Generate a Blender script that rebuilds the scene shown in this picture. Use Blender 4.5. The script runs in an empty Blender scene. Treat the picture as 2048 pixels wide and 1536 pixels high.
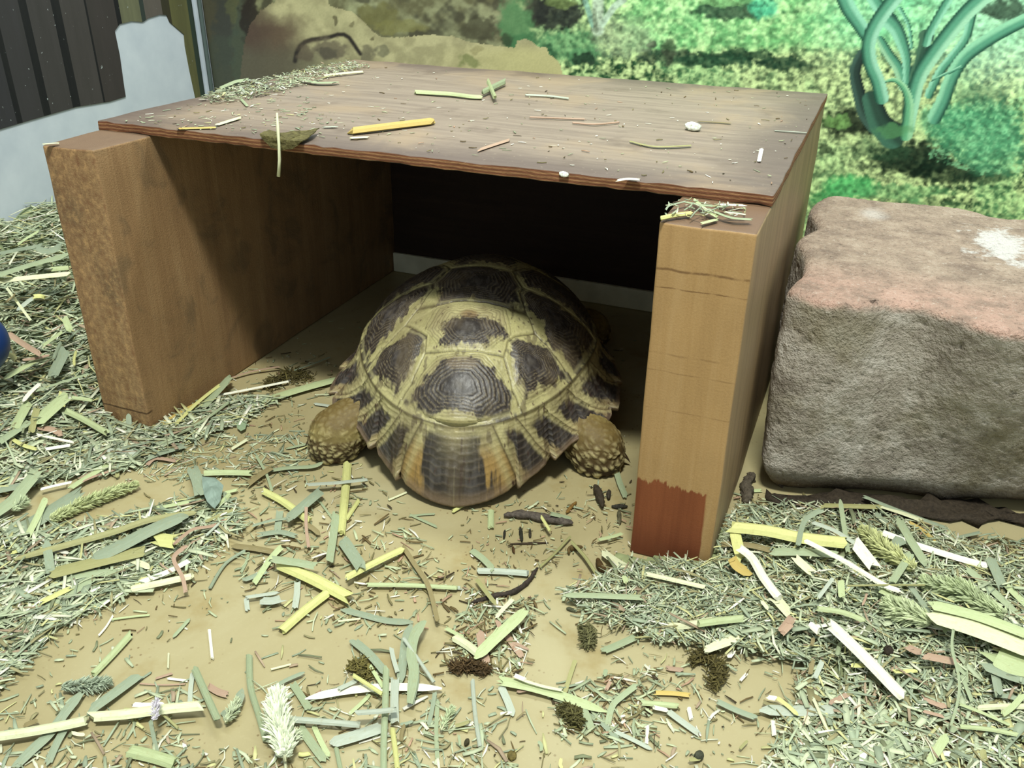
import bpy, bmesh, math, random
import numpy as np
from mathutils import Vector, Matrix, noise as mn

# ------------------------------------------------------------------ camera, world, lights, exposure
CAM = np.array([0.48494, -0.41213, 0.32786]); YAW, PITCH, ROLL, FPX = 0.378893, 0.481719, 0.012183, 1769.7
_f = np.array([-math.sin(YAW)*math.cos(PITCH), math.cos(YAW)*math.cos(PITCH), -math.sin(PITCH)])
_r = np.array([math.cos(YAW), math.sin(YAW), 0.0]); _u = np.cross(_r, _f)
_r, _u = _r*math.cos(ROLL)+_u*math.sin(ROLL), -_r*math.sin(ROLL)+_u*math.cos(ROLL)
sc = bpy.context.scene; COL = sc.collection
cd = bpy.data.cameras.new('camera'); cam = bpy.data.objects.new('camera', cd); COL.objects.link(cam)
cd.lens = FPX/2048*36; cd.sensor_width = 36; cd.clip_start = .01; cd.clip_end = 50
cam.matrix_world = Matrix(((_r[0], _u[0], -_f[0], CAM[0]), (_r[1], _u[1], -_f[1], CAM[1]), (_r[2], _u[2], -_f[2], CAM[2]), (0, 0, 0, 1)))
sc.camera = cam
w = bpy.data.worlds.new('world'); sc.world = w; w.use_nodes = True
w.node_tree.nodes['Background'].inputs[0].default_value = (0.86, 0.97, 1.0, 1)
w.node_tree.nodes['Background'].inputs[1].default_value = 0.52
def area(name, loc, target, size, power, color):
    l = bpy.data.lights.new(name, 'AREA'); l.shape = 'RECTANGLE'; l.size, l.size_y = size; l.energy = power; l.color = color
    o = bpy.data.objects.new(name, l); COL.objects.link(o); o.location = loc
    o.rotation_euler = (Vector(target)-Vector(loc)).to_track_quat('-Z', 'Y').to_euler(); return o
area('vivarium_lamp', (0.52, -0.50, 1.68), (0.25, 0.05, 0), (0.30, 0.16), 35, (0.98, 1.0, 0.91))
area('rear_fill_light', (0.28, 0.34, 0.95), (0.28, 0.46, 0), (1.0, 0.06), 6.0, (0.92, 1.0, 0.93))  # unseen fill light, added to brighten the backdrop and the rear of the enclosure
sc.view_settings.view_transform = 'Standard'; sc.view_settings.look = 'None'; sc.view_settings.gamma = 1
sc.view_settings.use_curve_mapping = False; sc.view_settings.exposure = 0.0

# ------------------------------------------------------------------ helpers
rnd = random.Random(7); rng = np.random.default_rng(7)
def ray(x, y): return _f+_r*(x-1024)/FPX-_u*(y-768)/FPX
def at(x, y, z=0.0): d = ray(x, y); return CAM+d*(z-CAM[2])/d[2]
def aty(x, y, Y): d = ray(x, y); return CAM+d*(Y-CAM[1])/d[1]
def atx(x, y, X): d = ray(x, y); return CAM+d*(X-CAM[0])/d[0]
def lin(c): return tuple((v/255/12.92 if v/255 <= .04045 else ((v/255+.055)/1.055)**2.4) for v in c[:3])
def link(name, me, mat=None, parent=None):
    o = bpy.data.objects.new(name, me); COL.objects.link(o)
    if mat is not None and not me.materials: me.materials.append(mat)
    if parent is not None: o.parent = parent
    return o
def tag(o, label=None, cat=None, group=None, kind=None):
    if label: o['label'] = label
    if cat: o['category'] = cat
    if group: o['group'] = group
    if kind: o['kind'] = kind
    return o
def empty(name, loc=(0, 0, 0)):
    o = bpy.data.objects.new(name, None); COL.objects.link(o); o.location = loc; o.empty_display_size = .01; return o
def np_mesh(name, V, F, cols=None, uv=None, smooth=False, attrs=None):
    """V (n,3), F list/array of equal-length faces (m,k) or list of lists"""
    me = bpy.data.meshes.new(name); V = np.asarray(V, dtype=np.float32)
    if isinstance(F, np.ndarray):
        m, k = F.shape; me.vertices.add(len(V)); me.vertices.foreach_set('co', V.ravel())
        me.loops.add(m*k); me.loops.foreach_set('vertex_index', F.astype(np.int32).ravel())
        me.polygons.add(m); me.polygons.foreach_set('loop_start', np.arange(0, m*k, k, dtype=np.int32))
        me.update(calc_edges=True)
    else:
        me.from_pydata(V.tolist(), [], F); me.update()
    if cols is not None:
        a = me.color_attributes.new('col', 'FLOAT_COLOR', 'POINT'); c = np.ones((len(V), 4), dtype=np.float32); c[:, :3] = cols
        a.data.foreach_set('color', c.ravel())
    if uv is not None:
        a = me.attributes.new('fib', 'FLOAT_VECTOR', 'POINT'); c = np.zeros((len(V), 3), dtype=np.float32); c[:, :2] = uv
        a.data.foreach_set('vector', c.ravel())
    if smooth: me.polygons.foreach_set('use_smooth', np.ones(len(me.polygons), dtype=bool))
    me.validate(); return me
def grid_faces(n, m, wrap=False):
    i = np.arange(n-1)[:, None]; mm = m if wrap else m-1; j = np.arange(mm)[None, :]; j2 = (j+1) % m
    return np.stack([i*m+j, i*m+j2, (i+1)*m+j2, (i+1)*m+j], -1).reshape(-1, 4)
class NT:
    def __init__(s, name):
        s.m = bpy.data.materials.new(name); s.m.use_nodes = True; s.t = s.m.node_tree; s.n = s.t.nodes; s.b = s.n['Principled BSDF']
    def add(s, typ, ins=None, **kw):
        nd = s.n.new(typ)
        for k, v in kw.items(): setattr(nd, k, v)
        for k, v in (ins or {}).items():
            if hasattr(v, 'is_linked'): s.t.links.new(v, nd.inputs[k])
            else: nd.inputs[k].default_value = v
        return nd
    def link(s, a, b): s.t.links.new(a, b)
    def coord(s, scale=(1, 1, 1), kind='Object'):
        c = s.add('ShaderNodeTexCoord'); return s.add('ShaderNodeMapping', {'Vector': c.outputs[kind], 'Scale': scale}).outputs[0]
    def attr(s, name): return s.add('ShaderNodeAttribute', attribute_name=name)
    def noise(s, vec, scale, detail=4, rough=.55, dist=0): return s.add('ShaderNodeTexNoise', {'Vector': vec, 'Scale': scale, 'Detail': detail, 'Roughness': rough, 'Distortion': dist}).outputs['Fac']
    def ramp(s, fac, stops, interp='LINEAR'):
        r = s.add('ShaderNodeValToRGB', {'Fac': fac}); e = r.color_ramp; e.interpolation = interp
        while len(e.elements) < len(stops): e.elements.new(.5)
        for k, (p, c) in enumerate(stops): e.elements[k].position = p; e.elements[k].color = (*((c,)*3 if isinstance(c, (int, float)) else c), 1)
        return r.outputs[0]
    def mix(s, fac, a, b, mode='MIX'):
        nd = s.n.new('ShaderNodeMix'); nd.data_type = 'RGBA'; nd.blend_type = mode
        for k, v in ((0, fac), (6, a), (7, b)):
            if hasattr(v, 'is_linked'): s.t.links.new(v, nd.inputs[k])
            else: nd.inputs[k].default_value = v if k == 0 else (*v, 1)
        return nd.outputs[2]
    def math(s, op, a, b=0.0, c=0.0, clamp=False):
        nd = s.n.new('ShaderNodeMath'); nd.operation = op; nd.use_clamp = clamp
        for k, v in enumerate((a, b, c)):
            if hasattr(v, 'is_linked'): s.t.links.new(v, nd.inputs[k])
            else: nd.inputs[k].default_value = v
        return nd.outputs[0]
    def mr(s, v, a, b, c=0., d=1., smooth=False):
        return s.add('ShaderNodeMapRange', {'Value': v, 'From Min': a, 'From Max': b, 'To Min': c, 'To Max': d}, interpolation_type='SMOOTHSTEP' if smooth else 'LINEAR').outputs[0]
    def bump(s, h, strength=.3, dist=.001): s.link(s.add('ShaderNodeBump', {'Height': h, 'Strength': strength, 'Distance': dist}).outputs[0], s.b.inputs['Normal'])
    def out(s, col=None, rough=.6, spec=.3):
        if col is not None:
            if hasattr(col, 'is_linked'): s.link(col, s.b.inputs['Base Color'])
            else: s.b.inputs['Base Color'].default_value = (*col, 1)
        if hasattr(rough, 'is_linked'): s.link(rough, s.b.inputs['Roughness'])
        else: s.b.inputs['Roughness'].default_value = rough
        s.b.inputs['Specular IOR Level'].default_value = spec; return s.m

# 2-D value noise for numpy painting
def vnoise(x, y, scale, seed=0, octaves=3, rough=.5):
    out = 0; amp = 1; tot = 0
    for o in range(octaves):
        g = np.random.default_rng(seed*17+o).random((128, 128)); X = x*scale*2**o; Y = y*scale*2**o
        xi = np.floor(X).astype(int); yi = np.floor(Y).astype(int); fx = X-xi; fy = Y-yi; fx = fx*fx*(3-2*fx); fy = fy*fy*(3-2*fy)
        a = g[xi % 128, yi % 128]; b = g[(xi+1) % 128, yi % 128]; c = g[xi % 128, (yi+1) % 128]; d = g[(xi+1) % 128, (yi+1) % 128]
        out = out+amp*((a*(1-fx)+b*fx)*(1-fy)+(c*(1-fx)+d*fx)*fy); tot += amp; amp *= rough
    return out/tot
def in_poly(px, py, poly):
    inside = np.zeros(np.shape(px), bool); n = len(poly)
    for i in range(n):
        x1, y1 = poly[i]; x2, y2 = poly[(i+1) % n]
        c = ((y1 > py) != (y2 > py)) & (px < (x2-x1)*(py-y1)/((y2-y1) or 1e-9)+x1); inside ^= c
    return inside
def seg_dist(px, py, pts):
    """distance to polyline, signed side offset and parameter"""
    best = np.full(np.shape(px), 1e9); side = np.zeros(np.shape(px)); par = np.zeros(np.shape(px)); n = len(pts)-1
    for i in range(n):
        (x1, y1), (x2, y2) = pts[i][:2], pts[i+1][:2]; dx, dy = x2-x1, y2-y1; L = dx*dx+dy*dy+1e-9
        t = np.clip(((px-x1)*dx+(py-y1)*dy)/L, 0, 1); qx, qy = px-x1-t*dx, py-y1-t*dy; d = np.hypot(qx, qy); k = d < best
        best = np.where(k, d, best); side = np.where(k, (dx*qy-dy*qx)/math.sqrt(L), side); par = np.where(k, (i+t)/n, par)
    return best, side, par
def smooth(e0, e1, x): t = np.clip((x-e0)/(e1-e0), 0, 1); return t*t*(3-2*t)

# ------------------------------------------------------------------ materials
def wood(name, c1, c2, c3, axis='x', rough=.55, bump=.25, extra=None):
    t = NT(name); sc_ = {'x': (6, 90, 90), 'y': (90, 6, 90), 'z': (90, 90, 6)}[axis]
    v = t.coord(sc_); g = t.noise(v, 1.0, 6, .65, .6); v2 = t.coord((9, 9, 9)); g2 = t.noise(v2, 1.4, 4, .6)
    v3 = t.coord(); fine = t.noise(v3, 900, 3, .7)
    col = t.ramp(g, [(.25, c1), (.5, c2), (.75, c3)]); col = t.mix(t.mr(g2, .35, .7, 0, .55), col, tuple(x*.62 for x in c2))
    col = t.mix(t.mr(fine, .3, .7, 0, .16), col, tuple(min(1, x*1.5) for x in c3))
    if extra: col = extra(t, col)
    h = t.math('ADD', t.math('MULTIPLY', g, .6), t.math('MULTIPLY', fine, .5)); t.bump(h, bump, .0008)
    return t.out(col, rough, .3)
# ------------------------------------------------------------------ setting: floor, walls
BW, BH, BT, TL, TR, PF, BD = 0.4432, 0.200, 0.0062, 0.042, 0.0466, 0.048, 0.377
LX, RY = -0.30, 0.509
def floor_mat():
    t = NT('beige_laminate'); v = t.coord(); a = t.noise(v, 7, 5, .6, .4); b = t.noise(v, 28, 4, .6); c = t.noise(v, 420, 3, .7)
    col = t.ramp(a, [(.3, lin((150, 139, 102))), (.5, lin((163, 152, 114))), (.7, lin((173, 164, 128)))])
    col = t.mix(t.mr(b, .54, .74, 0, .45, True), col, lin((142, 120, 68)))           # damp ochre stains
    sp = t.add('ShaderNodeTexVoronoi', {'Vector': v, 'Scale': 260}).outputs['Distance']
    keep = t.mr(t.noise(v, 40, 3), .52, .62)
    col = t.mix(t.math('MULTIPLY', t.mr(sp, .13, .2, 1, 0), t.math('MULTIPLY', keep, .6)), col, lin((96, 70, 34)))
    col = t.mix(t.mr(c, .55, .8, 0, .2), col, lin((190, 182, 140)))
    t.bump(t.math('ADD', t.math('MULTIPLY', a, .5), t.math('MULTIPLY', c, .3)), .12, .0006)
    return t.out(col, t.mr(b, .3, .7, .5, .3), .35)
def slab(name, x0, x1, y0, y1, z0, z1, mat, **k):
    bm = bmesh.new(); bmesh.ops.create_cube(bm, size=1)
    bmesh.ops.scale(bm, vec=(x1-x0, y1-y0, z1-z0), verts=bm.verts); bmesh.ops.translate(bm, vec=((x0+x1)/2, (y0+y1)/2, (z0+z1)/2), verts=bm.verts)
    me = bpy.data.meshes.new(name); bm.to_mesh(me); bm.free(); o = link(name, me, mat); tag(o, kind='structure'); return o
slab('floor', -0.32, 1.1, -0.9, 0.56, -0.02, 0, floor_mat())
t = NT('white_painted_wall'); v = t.coord(); n1 = t.noise(v, 30, 4)
white = t.out(t.ramp(n1, [(.3, lin((180, 190, 200))), (.7, lin((194, 203, 211)))]), .45, .3)
slab('wall_left', LX-.02, LX, -0.9, 0.56, 0, 0.5, white)
slab('wall_back', LX-.02, 1.1, RY+.004, 0.56, 0, 0.5, white)

# dark plank print stuck to the left wall, its lower edge cut away over the white wall
pts = [(-260, 335), (0, 258), (60, 240), (150, 214), (205, 205), (218, 203), (250, 193), (247, 175), (238, 110), (228, 62), (238, 48), (262, 42), (284, 44), (296, 36), (318, 29), (332, 30), (338, 44), (367, 69), (369, 92), (378, 140), (390, 196)]
poly = [atx(x, y, LX) for x, y in pts]
P2 = [(p[1], p[2]) for p in poly]+[(RY-.001, float(poly[-1][2])-.002), (RY-.001, .495), (-.35, .495), (-.35, float(poly[0][2])-.004)]
bm = bmesh.new(); vs = [bm.verts.new((LX+.0012, a, b)) for a, b in P2]; f = bm.faces.new(vs)
r = bmesh.ops.extrude_face_region(bm, geom=[f]); bmesh.ops.translate(bm, vec=(-.001, 0, 0), verts=[g for g in r['geom'] if isinstance(g, bmesh.types.BMVert)])
bmesh.ops.triangulate(bm, faces=bm.faces); bmesh.ops.recalc_face_normals(bm, faces=bm.faces)
me = bpy.data.meshes.new('plank_print'); bm.to_mesh(me); bm.free()
t = NT('printed_planks'); v = t.coord(); sep = t.add('ShaderNodeSeparateXYZ', {'Vector': v})
yy = lambda px, row=100: float(atx(px, row, LX)[1])
Y0, Y1 = yy(-120), RY
base, dk = lin((54, 54, 58)), lin((24, 26, 30))
st = [(-120, base), (-62, dk), (-50, base), (-3, dk), (9, lin((58, 57, 59))), (56, dk), (70, lin((64, 62, 62))), (119, dk), (135, lin((68, 65, 64))), (184, dk), (188, lin((62, 58, 57)))]
top = [(228, dk), (236, lin((106, 108, 84))), (277, lin((52, 62, 58))), (286, lin((98, 92, 86))), (322, lin((58, 56, 42))), (338, lin((96, 96, 62))), (374, lin((50, 64, 52))), (388, lin((48, 54, 46)))]
stops = [((yy(p)-Y0)/(Y1-Y0), c) for p, c in st]+[((yy(p, 17)-Y0)/(Y1-Y0), c) for p, c in top]
col = t.ramp(t.mr(sep.outputs[1], Y0, Y1), stops, 'CONSTANT')
gr = t.noise(t.coord((60, 60, 7)), 1.5, 6, .7); col = t.mix(t.mr(gr, .3, .75, 0, .45), col, lin((46, 46, 44)))
fl = t.noise(t.coord((1, 1, 1)), 260, 2); col = t.mix(t.mr(fl, .72, .78, 0, .8), col, lin((170, 180, 180)))
tag(link('plank_print', me, t.out(col, .45, .25)), 'dark printed sheet of vertical wood planks on the left wall, cut away around white patch', 'backdrop')

# corner trim between the two backdrops
p0, p1 = aty(424, 188, RY-.004), aty(398, 0, RY-.004); cx_ = (p0[0]+p1[0])/2
bm = bmesh.new(); bmesh.ops.create_cone(bm, segments=16, radius1=.0026, radius2=.0026, depth=.5, cap_ends=True); bmesh.ops.translate(bm, vec=(cx_, RY-.004, .25), verts=bm.verts)
me = bpy.data.meshes.new('trim_1'); bm.to_mesh(me); bm.free(); t = NT('grey_corner_trim'); tag(link('trim_1', me, t.out(lin((74, 86, 84)), .5)), kind='structure')

# printed scenery on the rear wall: a flat sheet, its picture kept as point colours
NXm, NZm = 860, 300
xs = np.linspace(cx_+.001, 1.05, NXm); xs = np.concatenate([np.linspace(cx_+.001, .86, NXm-60), np.linspace(.861, 1.05, 60)])
zs = np.linspace(0.0, .30, NZm)
XX, ZZ = np.meshgrid(xs, zs); D = np.stack([XX-CAM[0], np.full_like(XX, RY-CAM[1]), ZZ-CAM[2]], -1); dep = D@_f
PX = 1024+FPX*(D@_r)/dep; PY = 768-FPX*(D@_u)/dep            # the picture's own layout, in sheet units
wx = PX+(vnoise(PX, PY, .06, 1)-.5)*22; wy = PY+(vnoise(PX, PY, .06, 2)-.5)*18
def L3(c): return np.array(lin(c))
def blend(A, c, m): return A*(1-m[..., None])+np.asarray(c)*m[..., None]
n_a = vnoise(PX, PY, .012, 3, 4); n_b = vnoise(PX, PY, .05, 4, 3); n_c = vnoise(PX, PY, .12, 5, 2); n_d = vnoise(PX, PY, .25, 6, 2)
leaf = np.clip((n_b-.5)*2.2+(n_c-.5)*1.6+.5, 0, 1)
# ground cover: pale yellow-green speckles over dark gaps
sp = smooth(.28, .68, n_c*.62+n_d*.38)
img = L3((44, 88, 54))*(1-sp[..., None])+L3((186, 212, 140))*sp[..., None]
img = blend(img, L3((120, 190, 120)), smooth(.45, .65, n_a)*.35)
img = blend(img, L3((196, 216, 150)), smooth(.5, .7, vnoise(PX, PY, .004, 9))*.25)
# sunny meadow higher up
m = smooth(118, 80, wy+.02*(wx-1500))*smooth(1180, 1300, wx)
g = blend(np.zeros_like(img)+L3((112, 186, 112)), L3((176, 226, 150)), smooth(.35, .7, n_b*.6+n_c*.4)); g = blend(g, L3((78, 150, 92)), smooth(.55, .7, n_a)*.6)
img = img*(1-m[..., None])+g*m[..., None]
m = smooth(1560, 1760, wx)*smooth(160, 40, wy); img = blend(img, L3((120, 214, 168)), m*.5)
m = smooth(1840, 1960, wx)*smooth(230, 90, wy); img = blend(img, L3((168, 228, 186)), m*.6)
# dark hedge line under the meadow, dark hollows
def blot(cx, cy, rx, ry, c, a=1., soft=.5):
    global img
    d = np.hypot((wx-cx)/rx, (wy-cy)/ry); img = blend(img, L3(c), smooth(1+soft*.5, 1-soft*.5, d+(n_c-.5)*.5)*a)
for b in [(1330, 112, 60, 14, (36, 54, 44), .8), (1420, 122, 90, 13, (40, 80, 54), .9), (1480, 112, 70, 12, (34, 72, 48), .9), (1570, 128, 60, 13, (28, 66, 46), .9), (1305, 88, 14, 8, (40, 50, 44), .9), (1340, 105, 14, 28, (66, 74, 56), .7),
          (1165, 112, 42, 17, (30, 58, 44), .85), (1120, 70, 80, 40, (112, 158, 104), .5), (1140, 95, 75, 34, (88, 150, 96), .7), (1090, 110, 20, 18, (40, 84, 56), .7), (1250, 75, 60, 38, (150, 168, 130), .55), (1170, 118, 20, 12, (26, 44, 36), .8),
          (1110, 28, 70, 34, (44, 48, 44), .95), (1075, 20, 28, 30, (40, 44, 40), .9), (1125, 2, 34, 13, (108, 128, 70), .8), (1470, 20, 80, 18, (38, 70, 52), .9), (1440, 4, 50, 9, (120, 180, 110), .8), (1530, 12, 30, 26, (70, 190, 140), .8),
          (2010, 22, 46, 20, (44, 66, 50), .9), (1700, 246, 62, 24, (22, 36, 26), .95), (1672, 244, 26, 14, (112, 158, 84), .9), (1830, 318, 92, 34, (16, 40, 28), .95), (1900, 345, 80, 26, (16, 40, 28), .85), (1960, 350, 56, 22, (22, 48, 34), .75), (1760, 300, 60, 20, (42, 78, 52), .6),
          (1960, 262, 90, 62, (66, 150, 104), .85), (1900, 246, 70, 34, (70, 156, 108), .7), (1990, 300, 60, 50, (80, 160, 112), .6), (1700, 372, 52, 24, (56, 176, 96), .85), (1660, 395, 40, 20, (60, 160, 88), .7), (1790, 385, 110, 14, (92, 170, 104), .5), (1648, 300, 16, 14, (30, 50, 34), .8), (1960, 190, 60, 20, (80, 130, 92), .5)]:
    blot(*b)
m = in_poly(PX, PY, [(1840, 210), (2100, 190), (2100, 345), (1960, 350), (1860, 320)]).astype(float)*smooth(.45, .7, n_d*.6+n_c*.4); img = blend(img, L3((122, 196, 140)), m*.6)
# blurred scrub at the upper left
m = smooth(1080, 1000, wx)*smooth(-20, 10, wy+60); scr = blend(np.zeros_like(img)+L3((100, 98, 68)), L3((154, 158, 116)), smooth(.35, .7, n_b*.5+n_a*.5)); scr = blend(scr, L3((66, 64, 50)), smooth(.5, .68, vnoise(PX, PY, .03, 12))*.8)
img = img*(1-m[..., None])+scr*m[..., None]
blot(960, 60, 40, 26, (64, 62, 46), .8); blot(1030, 50, 34, 52, (84, 134, 84), .9); blot(1040, 85, 30, 18, (66, 118, 74), .8); blot(1010, 80, 14, 12, (54, 64, 46), .8); blot(760, 30, 40, 22, (112, 110, 62), .8); blot(800, 55, 50, 14, (128, 126, 70), .7)
# left end: dark trunk-like shapes
m = smooth(520, 490, wx); img = blend(img, L3((74, 72, 56)), m); blot(450, 60, 22, 80, (58, 62, 58), .8); blot(440, 130, 30, 60, (66, 74, 62), .7); blot(480, 90, 16, 90, (70, 82, 66), .7); blot(500, 30, 16, 60, (44, 38, 34), .9); blot(465, 10, 12, 40, (90, 94, 60), .6)
# the sandy rock
rock = [(480, 160), (488, 90), (500, 50), (520, 22), (552, 2), (560, -40), (640, -40), (660, 12), (690, 20), (704, 24), (724, 40), (745, 62), (762, 74), (800, 74), (860, 69), (905, 72), (945, 86), (1000, 92), (1028, 95), (1035, 82), (1050, 77), (1066, 84), (1075, 94), (1092, 94), (1098, 108), (1118, 124), (1126, 150), (1130, 220), (480, 260)]
m = in_poly(PX+(n_d-.5)*4, PY+(n_d-.5)*4, rock).astype(float)
rk = blend(np.zeros_like(img)+L3((160, 154, 112)), L3((186, 180, 132)), smooth(.3, .7, n_b)); rk = blend(rk, L3((192, 186, 126)), smooth(820, 1060, PX)*smooth(80, 110, PY)*.9)
rk = blend(rk, L3((100, 84, 66)), smooth(640, 560, wx)*smooth(20, 60, wy)); rk = blend(rk, L3((82, 66, 56)), smooth(560, 510, wx)*.8); rk = blend(rk, L3((94, 92, 74)), smooth(760, 600, wx)*smooth(70, 120, wy)*.75)
rk = blend(rk, L3((172, 168, 122)), smooth(26, 6, np.abs(wy-(.5*(wx-640)+22)))*smooth(560, 620, wx)*smooth(760, 720, wx)*.5)
img = img*(1-m[..., None])+rk*m[..., None]
def stroke(pts, w0, w1, c, a=1., soft=.35):
    global img
    d, s, p = seg_dist(PX, PY, pts); ww = w0+(w1-w0)*p; img = blend(img, L3(c), smooth(1+soft, 1-soft, d/ww)*a)
stroke([(590, 122), (593, 106), (600, 93), (610, 84), (624, 79), (642, 77), (660, 74), (676, 69), (688, 69), (698, 75), (706, 86), (713, 97), (721, 108)], 4.5, 4, (50, 46, 42), 1, .6); stroke([(598, 96), (612, 84), (640, 80)], 6, 4, (86, 76, 62), .5, .9)
blot(662, 96, 34, 20, (112, 104, 82), .9); blot(656, 104, 18, 12, (78, 74, 64), .7); blot(612, 104, 16, 18, (96, 86, 70), .8); blot(735, 112, 18, 22, (96, 92, 74), .7); blot(768, 102, 14, 11, (100, 100, 78), .7); blot(670, 42, 5, 6, (90, 84, 58), .8); blot(706, 46, 7, 5, (104, 98, 66), .7); blot(742, 80, 4, 5, (98, 92, 62), .8)
blot(940, 122, 22, 12, (110, 122, 66), .7); blot(955, 100, 16, 6, (140, 132, 84), .5)
# the far pale plant and the big smooth-stemmed plant
for pts, w0, w1, c in [([(1196, 60), (1196, 0), (1200, -30)], 12, 10, (176, 200, 170)), ([(1186, 50), (1170, 0)], 6, 5, (126, 172, 146)), ([(1205, 48), (1228, 14), (1246, 0)], 6, 7, (170, 198, 170)), ([(1192, 62), (1188, 20)], 5, 4, (130, 150, 122))]: stroke(pts, w0, w1, c)
TM = np.zeros_like(PX)
def tube(pts, w0, w1, lit=(140, 212, 176), mid=(82, 160, 126), dark=(24, 78, 60), flip=1, Z=True):
    global img, TM
    pts = [(1600+a*.2864, b*.2864) for a, b in pts]; q = []
    for i in range(len(pts)-1):
        p0_, p1_, p2_, p3_ = pts[max(i-1, 0)], pts[i], pts[i+1], pts[min(i+2, len(pts)-1)]
        for k in range(4):
            s = k/4; q.append(tuple(.5*((2*p1_[j])+(-p0_[j]+p2_[j])*s+(2*p0_[j]-5*p1_[j]+4*p2_[j]-p3_[j])*s*s+(-p0_[j]+3*p1_[j]-3*p2_[j]+p3_[j])*s**3) for j in (0, 1)))
    q.append(pts[-1]); d, s, p = seg_dist(PX, PY, q); ww = (w0+(w1-w0)*p)*.2864*.5; u = s/ww*flip; m = smooth(1.08, .92, d/ww); TM = np.maximum(TM, m)
    c = L3(mid)*(1-smooth(.0, .6, u)[..., None])+L3(lit)*smooth(.0, .6, u)[..., None]; c = c*(1-smooth(-.2, -.95, u)[..., None])+L3(dark)*smooth(-.2, -.95, u)[..., None]
    img = img*(1-m[..., None])+c*m[..., None]
DK = dict(lit=(60, 92, 80), mid=(40, 62, 54), dark=(26, 40, 38))
tube([(430, 380), (385, 500), (410, 640), (450, 780), (520, 880)], 70, 110, **DK)
tube([(500, 700), (560, 860), (640, 940)], 130, 200, lit=(62, 112, 90), mid=(44, 76, 62), dark=(28, 46, 42))
tube([(300, -40), (340, 60), (420, 180), (470, 260)], 120, 90, flip=-1)
tube([(500, -40), (560, 60), (640, 140)], 100, 90)
tube([(560, 280), (620, 380), (690, 480), (730, 600)], 60, 90, lit=(150, 206, 160))
tube([(600, 130), (670, 200), (720, 320), (745, 420), (745, 560)], 120, 50, dark=(30, 74, 62))
tube([(700, 60), (760, 180), (780, 330)], 30, 26)
tube([(880, 260), (860, 340), (780, 560)], 110, 40, lit=(66, 110, 84), mid=(44, 84, 66), dark=(30, 58, 50))
tube([(1060, -40), (1000, 60), (910, 220), (880, 300)], 60, 60, flip=-1)
tube([(1200, 100), (1160, 260), (1060, 400), (980, 500), (900, 660)], 60, 60)
tube([(1640, 110), (1450, 200), (1280, 300), (1150, 400), (1060, 540), (1000, 700), (940, 820)], 90, 100, lit=(140, 212, 168))
tube([(1120, 470), (1010, 520), (920, 560)], 24, 14, lit=(150, 214, 176))
tube([(1330, -60), (1180, 70), (1050, 220), (930, 380), (840, 520), (790, 680), (750, 900)], 110, 100, flip=-1, lit=(156, 218, 178))
tube([(720, -80), (620, 40), (530, 170), (480, 300), (490, 440), (540, 560), (570, 680)], 100, 100, flip=-1, lit=(150, 214, 180))
tube([(600, 570), (660, 560), (730, 620), (760, 740), (740, 940)], 14, 90, flip=-1, lit=(150, 212, 160), mid=(96, 176, 128))
blot(1790, 262, 40, 14, (84, 150, 92), .6)
img = np.clip(img*(.93+.14*vnoise(PX, PY, .45, 31, 1)[..., None]), 0, 1); grey = img.mean(-1, keepdims=True); img = img*.88+grey*.12
fol = (1-in_poly(PX, PY, rock).astype(float))*smooth(1000, 1150, PX)*(1-TM); fine_ = vnoise(PX, PY, .17, 33, 2); img = np.clip(img*(1+fol[..., None]*(.9*(fine_-.5)+.9*(n_c-.5))[..., None]), 0, 1); img = np.clip(img*1.06, 0, 1)
V = np.stack([XX, np.full_like(XX, RY), ZZ], -1).reshape(-1, 3)
me = np_mesh('scenery_print', V, grid_faces(NZm, NXm), cols=img.reshape(-1, 3))
t = NT('printed_scenery'); me.materials.append(t.out(t.attr('col').outputs['Color'], .4, .25))
o = link('scenery_print', me); md = o.modifiers.new('thick', 'SOLIDIFY'); md.thickness = .001; md.offset = -1
tag(o, 'printed scenic backdrop of green desert plants and sandy rock on rear wall', 'backdrop')

# ------------------------------------------------------------------ the wooden hide
def board(name, x0, x1, y0, y1, z0, z1, mat, parent, bev=.0016, warp=.0006, seg=(6, 10, 10), mats=None, chip=0):
    bm = bmesh.new(); bmesh.ops.create_cube(bm, size=1)
    bmesh.ops.scale(bm, vec=(x1-x0, y1-y0, z1-z0), verts=bm.verts); bmesh.ops.translate(bm, vec=((x0+x1)/2, (y0+y1)/2, (z0+z1)/2), verts=bm.verts)
    for ax, (a, b, n) in enumerate(((x0, x1, seg[0]), (y0, y1, seg[1]), (z0, z1, seg[2]))):
        for k in range(1, n):
            co = [0, 0, 0]; no = [0, 0, 0]; co[ax] = a+(b-a)*k/n; no[ax] = 1
            bmesh.ops.bisect_plane(bm, geom=bm.verts[:]+bm.edges[:]+bm.faces[:], plane_co=co, plane_no=no)
    sharp = [e for e in bm.edges if len(e.link_faces) == 2 and e.calc_face_angle() > 1]
    bmesh.ops.bevel(bm, geom=sharp, offset=bev, segments=3, affect='EDGES', profile=.6)
    for v in bm.verts:
        n = mn.noise_vector(v.co*38); v.co += Vector((n.x, n.y, n.z))*warp
        if chip: n2 = mn.noise(v.co*160); v.co += Vector((0, n2, .6*n2))*chip*(1 if v.co.y < y0+.004 else 0)
        v.co.z = max(v.co.z, z0)
    for f in bm.faces: f.smooth = True
    me = bpy.data.meshes.new(name); bm.to_mesh(me); bm.free()
    o = link(name, me, mat, parent)
    if mats:
        me.materials.append(mats)
        for p in me.polygons: p.material_index = 1 if abs(p.normal.z) < .6 else 0
    return o
hide = tag(empty('wooden_hide', (0, 0, 0)), 'open fronted brown wooden box hide sheltering the tortoise', 'animal hide')
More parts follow.
